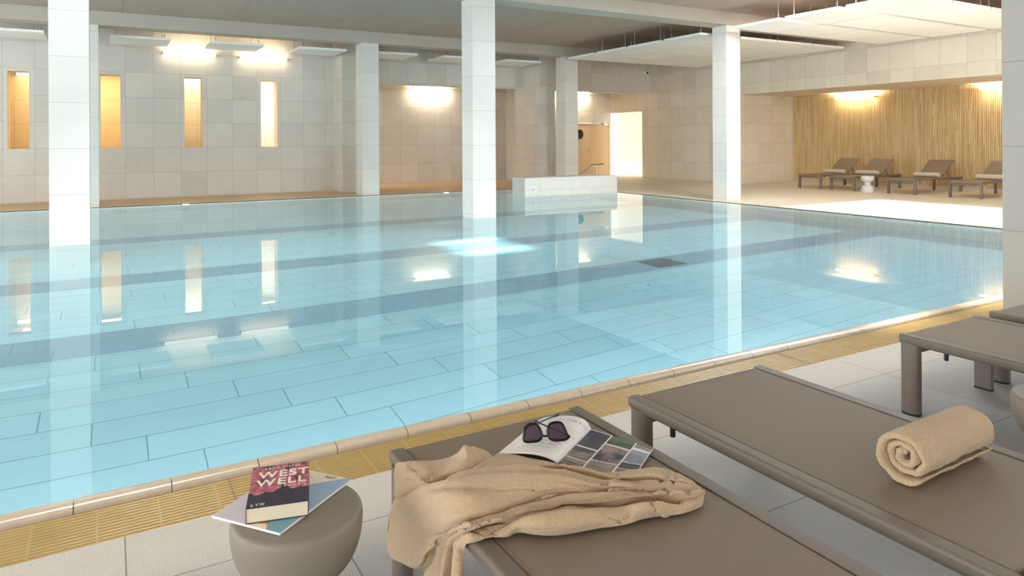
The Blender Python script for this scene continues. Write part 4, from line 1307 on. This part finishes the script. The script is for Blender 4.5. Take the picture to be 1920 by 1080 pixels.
# ------------------------------------------------------------------ sunglasses standing on the curled page
def sunglasses():
    t = thing('sunglasses', 'black sunglasses with dark lenses resting on the open magazine', 'sunglasses', (0, 0, 0))
    zc = ZM + .0405
    A = atz(984, 829, zc); B = atz(1062, 824.5, zc)
    rx = (B - A).normalized()
    view = (CAM - (A + B) / 2).normalized()
    # front tilts slightly back from vertical
    upv = (Vector((0, 0, 1)) - rx * rx.z)
    upv = (upv.normalized() * .93 - view * .0 + Vector((FW.x, FW.y, 0)) * .30)
    upv = (upv - rx * upv.dot(rx)).normalized()
    nf = rx.cross(upv).normalized()
    if nf.dot(view) < 0: nf = -nf
    O = A
    pxs = (B - A).length / ((1062 - 984) ** 2 + 4.5 ** 2) ** .5
    def L(zx, zy):     # 12x zoom pixel -> point in the front plane
        px, py = 960 + zx / 12, 760 + zy / 12
        d = ray(px, py)
        k = (O - CAM).dot(nf) / d.dot(nf)
        return CAM + d * k
    left = [(318, 470), (380, 425), (470, 412), (560, 432), (615, 500), (655, 590), (678, 680), (650, 755), (580, 805), (470, 822), (340, 826), (275, 800), (262, 720), (285, 590)]
    right = [(800, 600), (808, 510), (850, 425), (930, 388), (1030, 378), (1100, 390), (1150, 445), (1195, 540), (1235, 640), (1262, 715), (1225, 762), (1110, 785), (960, 790), (870, 760), (818, 690)]
    def loop(pts, n):
        P = [L(*p) for p in pts] + [L(*pts[0])]
        return catmull(P, n + 1)[:-1]
    for nm, pts in (('rim', left), ('rim', right)):
        lp = loop(pts, 56)
        bm = bmesh.new()
        tube(bm, lp, 0, closed=True, rect=[(.0030, -.0022), (.0030, .0022), (-.0018, .0022), (-.0018, -.0022)], upv=None) if False else tube(bm, lp, .0036, 8, closed=True)
        obj(nm, bm, M['gframe'], t, smooth=True)
        bm = bmesh.new()
        c = sum(lp, Vector()) / len(lp)
        cv = bm.verts.new(c + nf * .0022)
        mid_ = [bm.verts.new(p.lerp(c, .5) + nf * .0016) for p in lp]
        outr = [bm.verts.new(p + nf * .0002) for p in lp]
        n = len(lp)
        for k in range(n):
            bm.faces.new((outr[k], outr[(k + 1) % n], mid_[(k + 1) % n], mid_[k]))
            bm.faces.new((mid_[k], mid_[(k + 1) % n], cv))
        bmesh.ops.recalc_face_normals(bm, faces=bm.faces[:])
        obj('dark_lens', bm, M['lens'], t, smooth=True)
    bm = bmesh.new(); tube(bm, catmull([L(672, 668), L(720, 690), L(775, 690), L(812, 655)], 12), .0034, 8); obj('bridge', bm, M['gframe'], t, smooth=True)
    bm = bmesh.new(); tube(bm, [L(1225, 690), L(1300, 700)], [.0045, .0055], 8); tube(bm, [L(1255, 735), L(1290, 690)], [.0035, .005], 8); obj('end_piece', bm, M['gframe'], t, smooth=True)
    bm = bmesh.new(); tube(bm, [L(290, 480), L(268, 700)], .0035, 8); obj('end_piece', bm, M['gframe'], t, smooth=True)
    # folded-out temples cross behind the lenses
    tipA, tipB = atz(1004, 790, ZM + .030), atz(1046, 777.5, ZM + .047)
    hA, hB = L(1290, 690) - nf * .004, L(285, 520) - nf * .004
    for h_, tp, m_ in ((hA, tipA, L(700, 540)), (hB, tipB, L(640, 560))):
        bm = bmesh.new()
        tube(bm, catmull([h_, h_.lerp(tp, .5), tp], 16), [.0027 + .0030 * max(0, (k - 12) / 3) for k in range(16)], 8)
        obj('temple', bm, M['gframe'], t, smooth=True)
sunglasses()

# ------------------------------------------------------------------ light
w = bpy.data.worlds.new('sky'); scene.world = w
w.use_nodes = True
nt = w.node_tree
bg = nt.nodes['Background']
bg.inputs['Color'].default_value = (.84, .92, 1.0, 1)
bg.inputs['Strength'].default_value = 6.0

def area(name, loc, rot, sx, sy, energy, col, portal=False):
    l = bpy.data.lights.new(name, 'AREA')
    l.shape = 'RECTANGLE'; l.size = sx; l.size_y = sy; l.energy = energy; l.color = col
    l.cycles.is_portal = portal
    o = bpy.data.objects.new(name, l); C.objects.link(o)
    o.location = loc; o.rotation_euler = rot
    return o
# daylight portal in the facade opening (guides sky sampling, emits nothing itself)
area('facade_portal', (-5.3, YB - .26, (SILL + HEAD) / 2), (PI / 2, 0, 0), 6.6, HEAD - SILL, 1, (1, 1, 1), True)
area('facade_portal', (10.4, YB - .26, (SILL + HEAD) / 2), (PI / 2, 0, 0), 7.6, HEAD - SILL, 1, (1, 1, 1), True)
area('left_portal', (XLW - .21, (YB + 16.5) / 2, 2.15), (PI / 2, 0, -PI / 2), 20.7, 3.3, 1, (1, 1, 1), True)
# pool lamps on the far wall; the strips are added to brighten the basin
for x in ():
    area('underwater_lamp', (x, YN + .04, -.75), (PI / 2, 0, 0), .5, .5, 90, (.85, 1, 1)).rotation_euler = (-PI / 2 + PI, 0, PI) if False else (PI / 2, 0, 0)
for x in (1.494, 7.949):
    o = area('underwater_lamp', (x, YF - .06, -.15), (PI / 2, 0, PI), .12, .06, 30, (.9, 1, .97))
for nm, loc, rot, ln, e in (('near', (-.2, YN + .03, -.95), (PI / 2, 0, 0), 12.0, 150), ('right', (XR - .10, 10.3, -.2), (0, 0, PI / 2), 14.0, 25),
                       ('left', (XL + .03, 10.3, -.95), (PI / 2, 0, -PI / 2), 14.0, 290), ('far', (2.6, YF - .10, -.2), (0, 0, 0), 18.0, 35)):
    o = area('added_basin_fill_' + nm, loc, rot, ln, .12, e, (.76, .92, 1))
sun = bpy.data.lights.new('sun', 'SUN'); sun.energy = 12.5; sun.angle = math.radians(3); sun.color = (1, .95, .87)
sun.cycles.is_caustics_light = True
so_ = bpy.data.objects.new('sun', sun); C.objects.link(so_)
so_.rotation_euler = (0, -PI / 4, 0)
for o in bpy.data.objects:
    if o.name == 'pool_water': o.cycles.is_caustics_caster = True
    if o.name == 'pool_floor': o.cycles.is_caustics_receiver = True
for x, tilt in ((-3.5, 38), (1.8, 38), (3.6, 38), (8.6, 38), (-4.2, 6), (-.8, 6), (2.6, 6), (7.6, 6)):  # unseen spots added to brighten the pool floor and columns
    l = bpy.data.lights.new('added_pool_spot', 'SPOT'); l.energy = 470; l.spot_size = math.radians(76); l.spot_blend = .9; l.shadow_soft_size = .10; l.color = (1, .97, .92)
    l.cycles.is_caustics_light = True
    o = bpy.data.objects.new('added_pool_spot', l); C.objects.link(o); o.location = (x, 8.9, 4.1)
    o.rotation_euler = (math.radians(tilt), 0, 0)
o = area('added_edge_beam', (2.0, 2.86, 4.12), (0, 0, 0), 13.0, .95, 15, (1, .88, .72)); o.data.spread = math.radians(7)  # unseen narrow beam added for the warm band along the edge
for x, y, tx, ty, e in ((11.3, 8.6, 14.6, 14.2, 620), (11.0, 7.2, 16.0, 10.6, 480)):  # unseen warm spots added to brighten the right deck and walls
    l = bpy.data.lights.new('added_deck_spot', 'SPOT'); l.energy = e; l.spot_size = math.radians(84); l.spot_blend = 1.0; l.shadow_soft_size = .35; l.color = (1, .91, .78)
    o = bpy.data.objects.new('added_deck_spot', l); C.objects.link(o); o.location = (x, y, 4.15)
    o.rotation_euler = (Vector((tx, ty, .2)) - Vector((x, y, 4.15))).to_track_quat('-Z', 'Y').to_euler()
# hall daylight (window of the hall out of sight)
area('hall_daylight', (18.6, 17.0, 2.5), (math.radians(70), 0, 0), 1.8, 1.6, 95, (1, .99, .96))
# unseen area fills added in the corridor to tint the glow of the slits
area('added_corridor_fill_neutral', (4.3, 21.0, 3.3), (0, 0, 0), 1.2, .8, 80, (1, .90, .80))
area('added_corridor_fill_amber', (-.7, 21.2, 3.3), (0, 0, 0), 2.4, .6, 60, (1, .66, .28))
area('added_corridor_fill_pale', (2.1, 21.2, 3.3), (0, 0, 0), .8, .6, 17, (1, .80, .50))

# ------------------------------------------------------------------ camera
cam = bpy.data.cameras.new('camera')
co = bpy.data.objects.new('camera', cam); C.objects.link(co)
cr, sr = math.cos(ROLL), math.sin(ROLL)
ax = RT * cr - UP * sr
ay = RT * sr + UP * cr
az = -FW
co.matrix_world = Matrix(((ax.x, ay.x, az.x, 0), (ax.y, ay.y, az.y, 0), (ax.z, ay.z, az.z, H), (0, 0, 0, 1)))
cam.sensor_fit = 'HORIZONTAL'
cam.sensor_width = 36.0
cam.lens = F_PX / 1920 * 36
cam.shift_x = 0
cam.shift_y = -(540 - CY) / 1920
cam.clip_start = .05
cam.clip_end = 200
scene.camera = co

scene.view_settings.view_transform = 'Standard'
scene.view_settings.look = 'None'
scene.view_settings.gamma = 1
scene.view_settings.use_curve_mapping = False
scene.view_settings.exposure = 0.22
cy = scene.cycles
cy.max_bounces = 10
cy.diffuse_bounces = 5
cy.glossy_bounces = 5
cy.transmission_bounces = 6
cy.transparent_max_bounces = 8
cy.sample_clamp_indirect = 8
cy.caustics_refractive = True
cy.caustics_reflective = True
cy.use_denoising = True
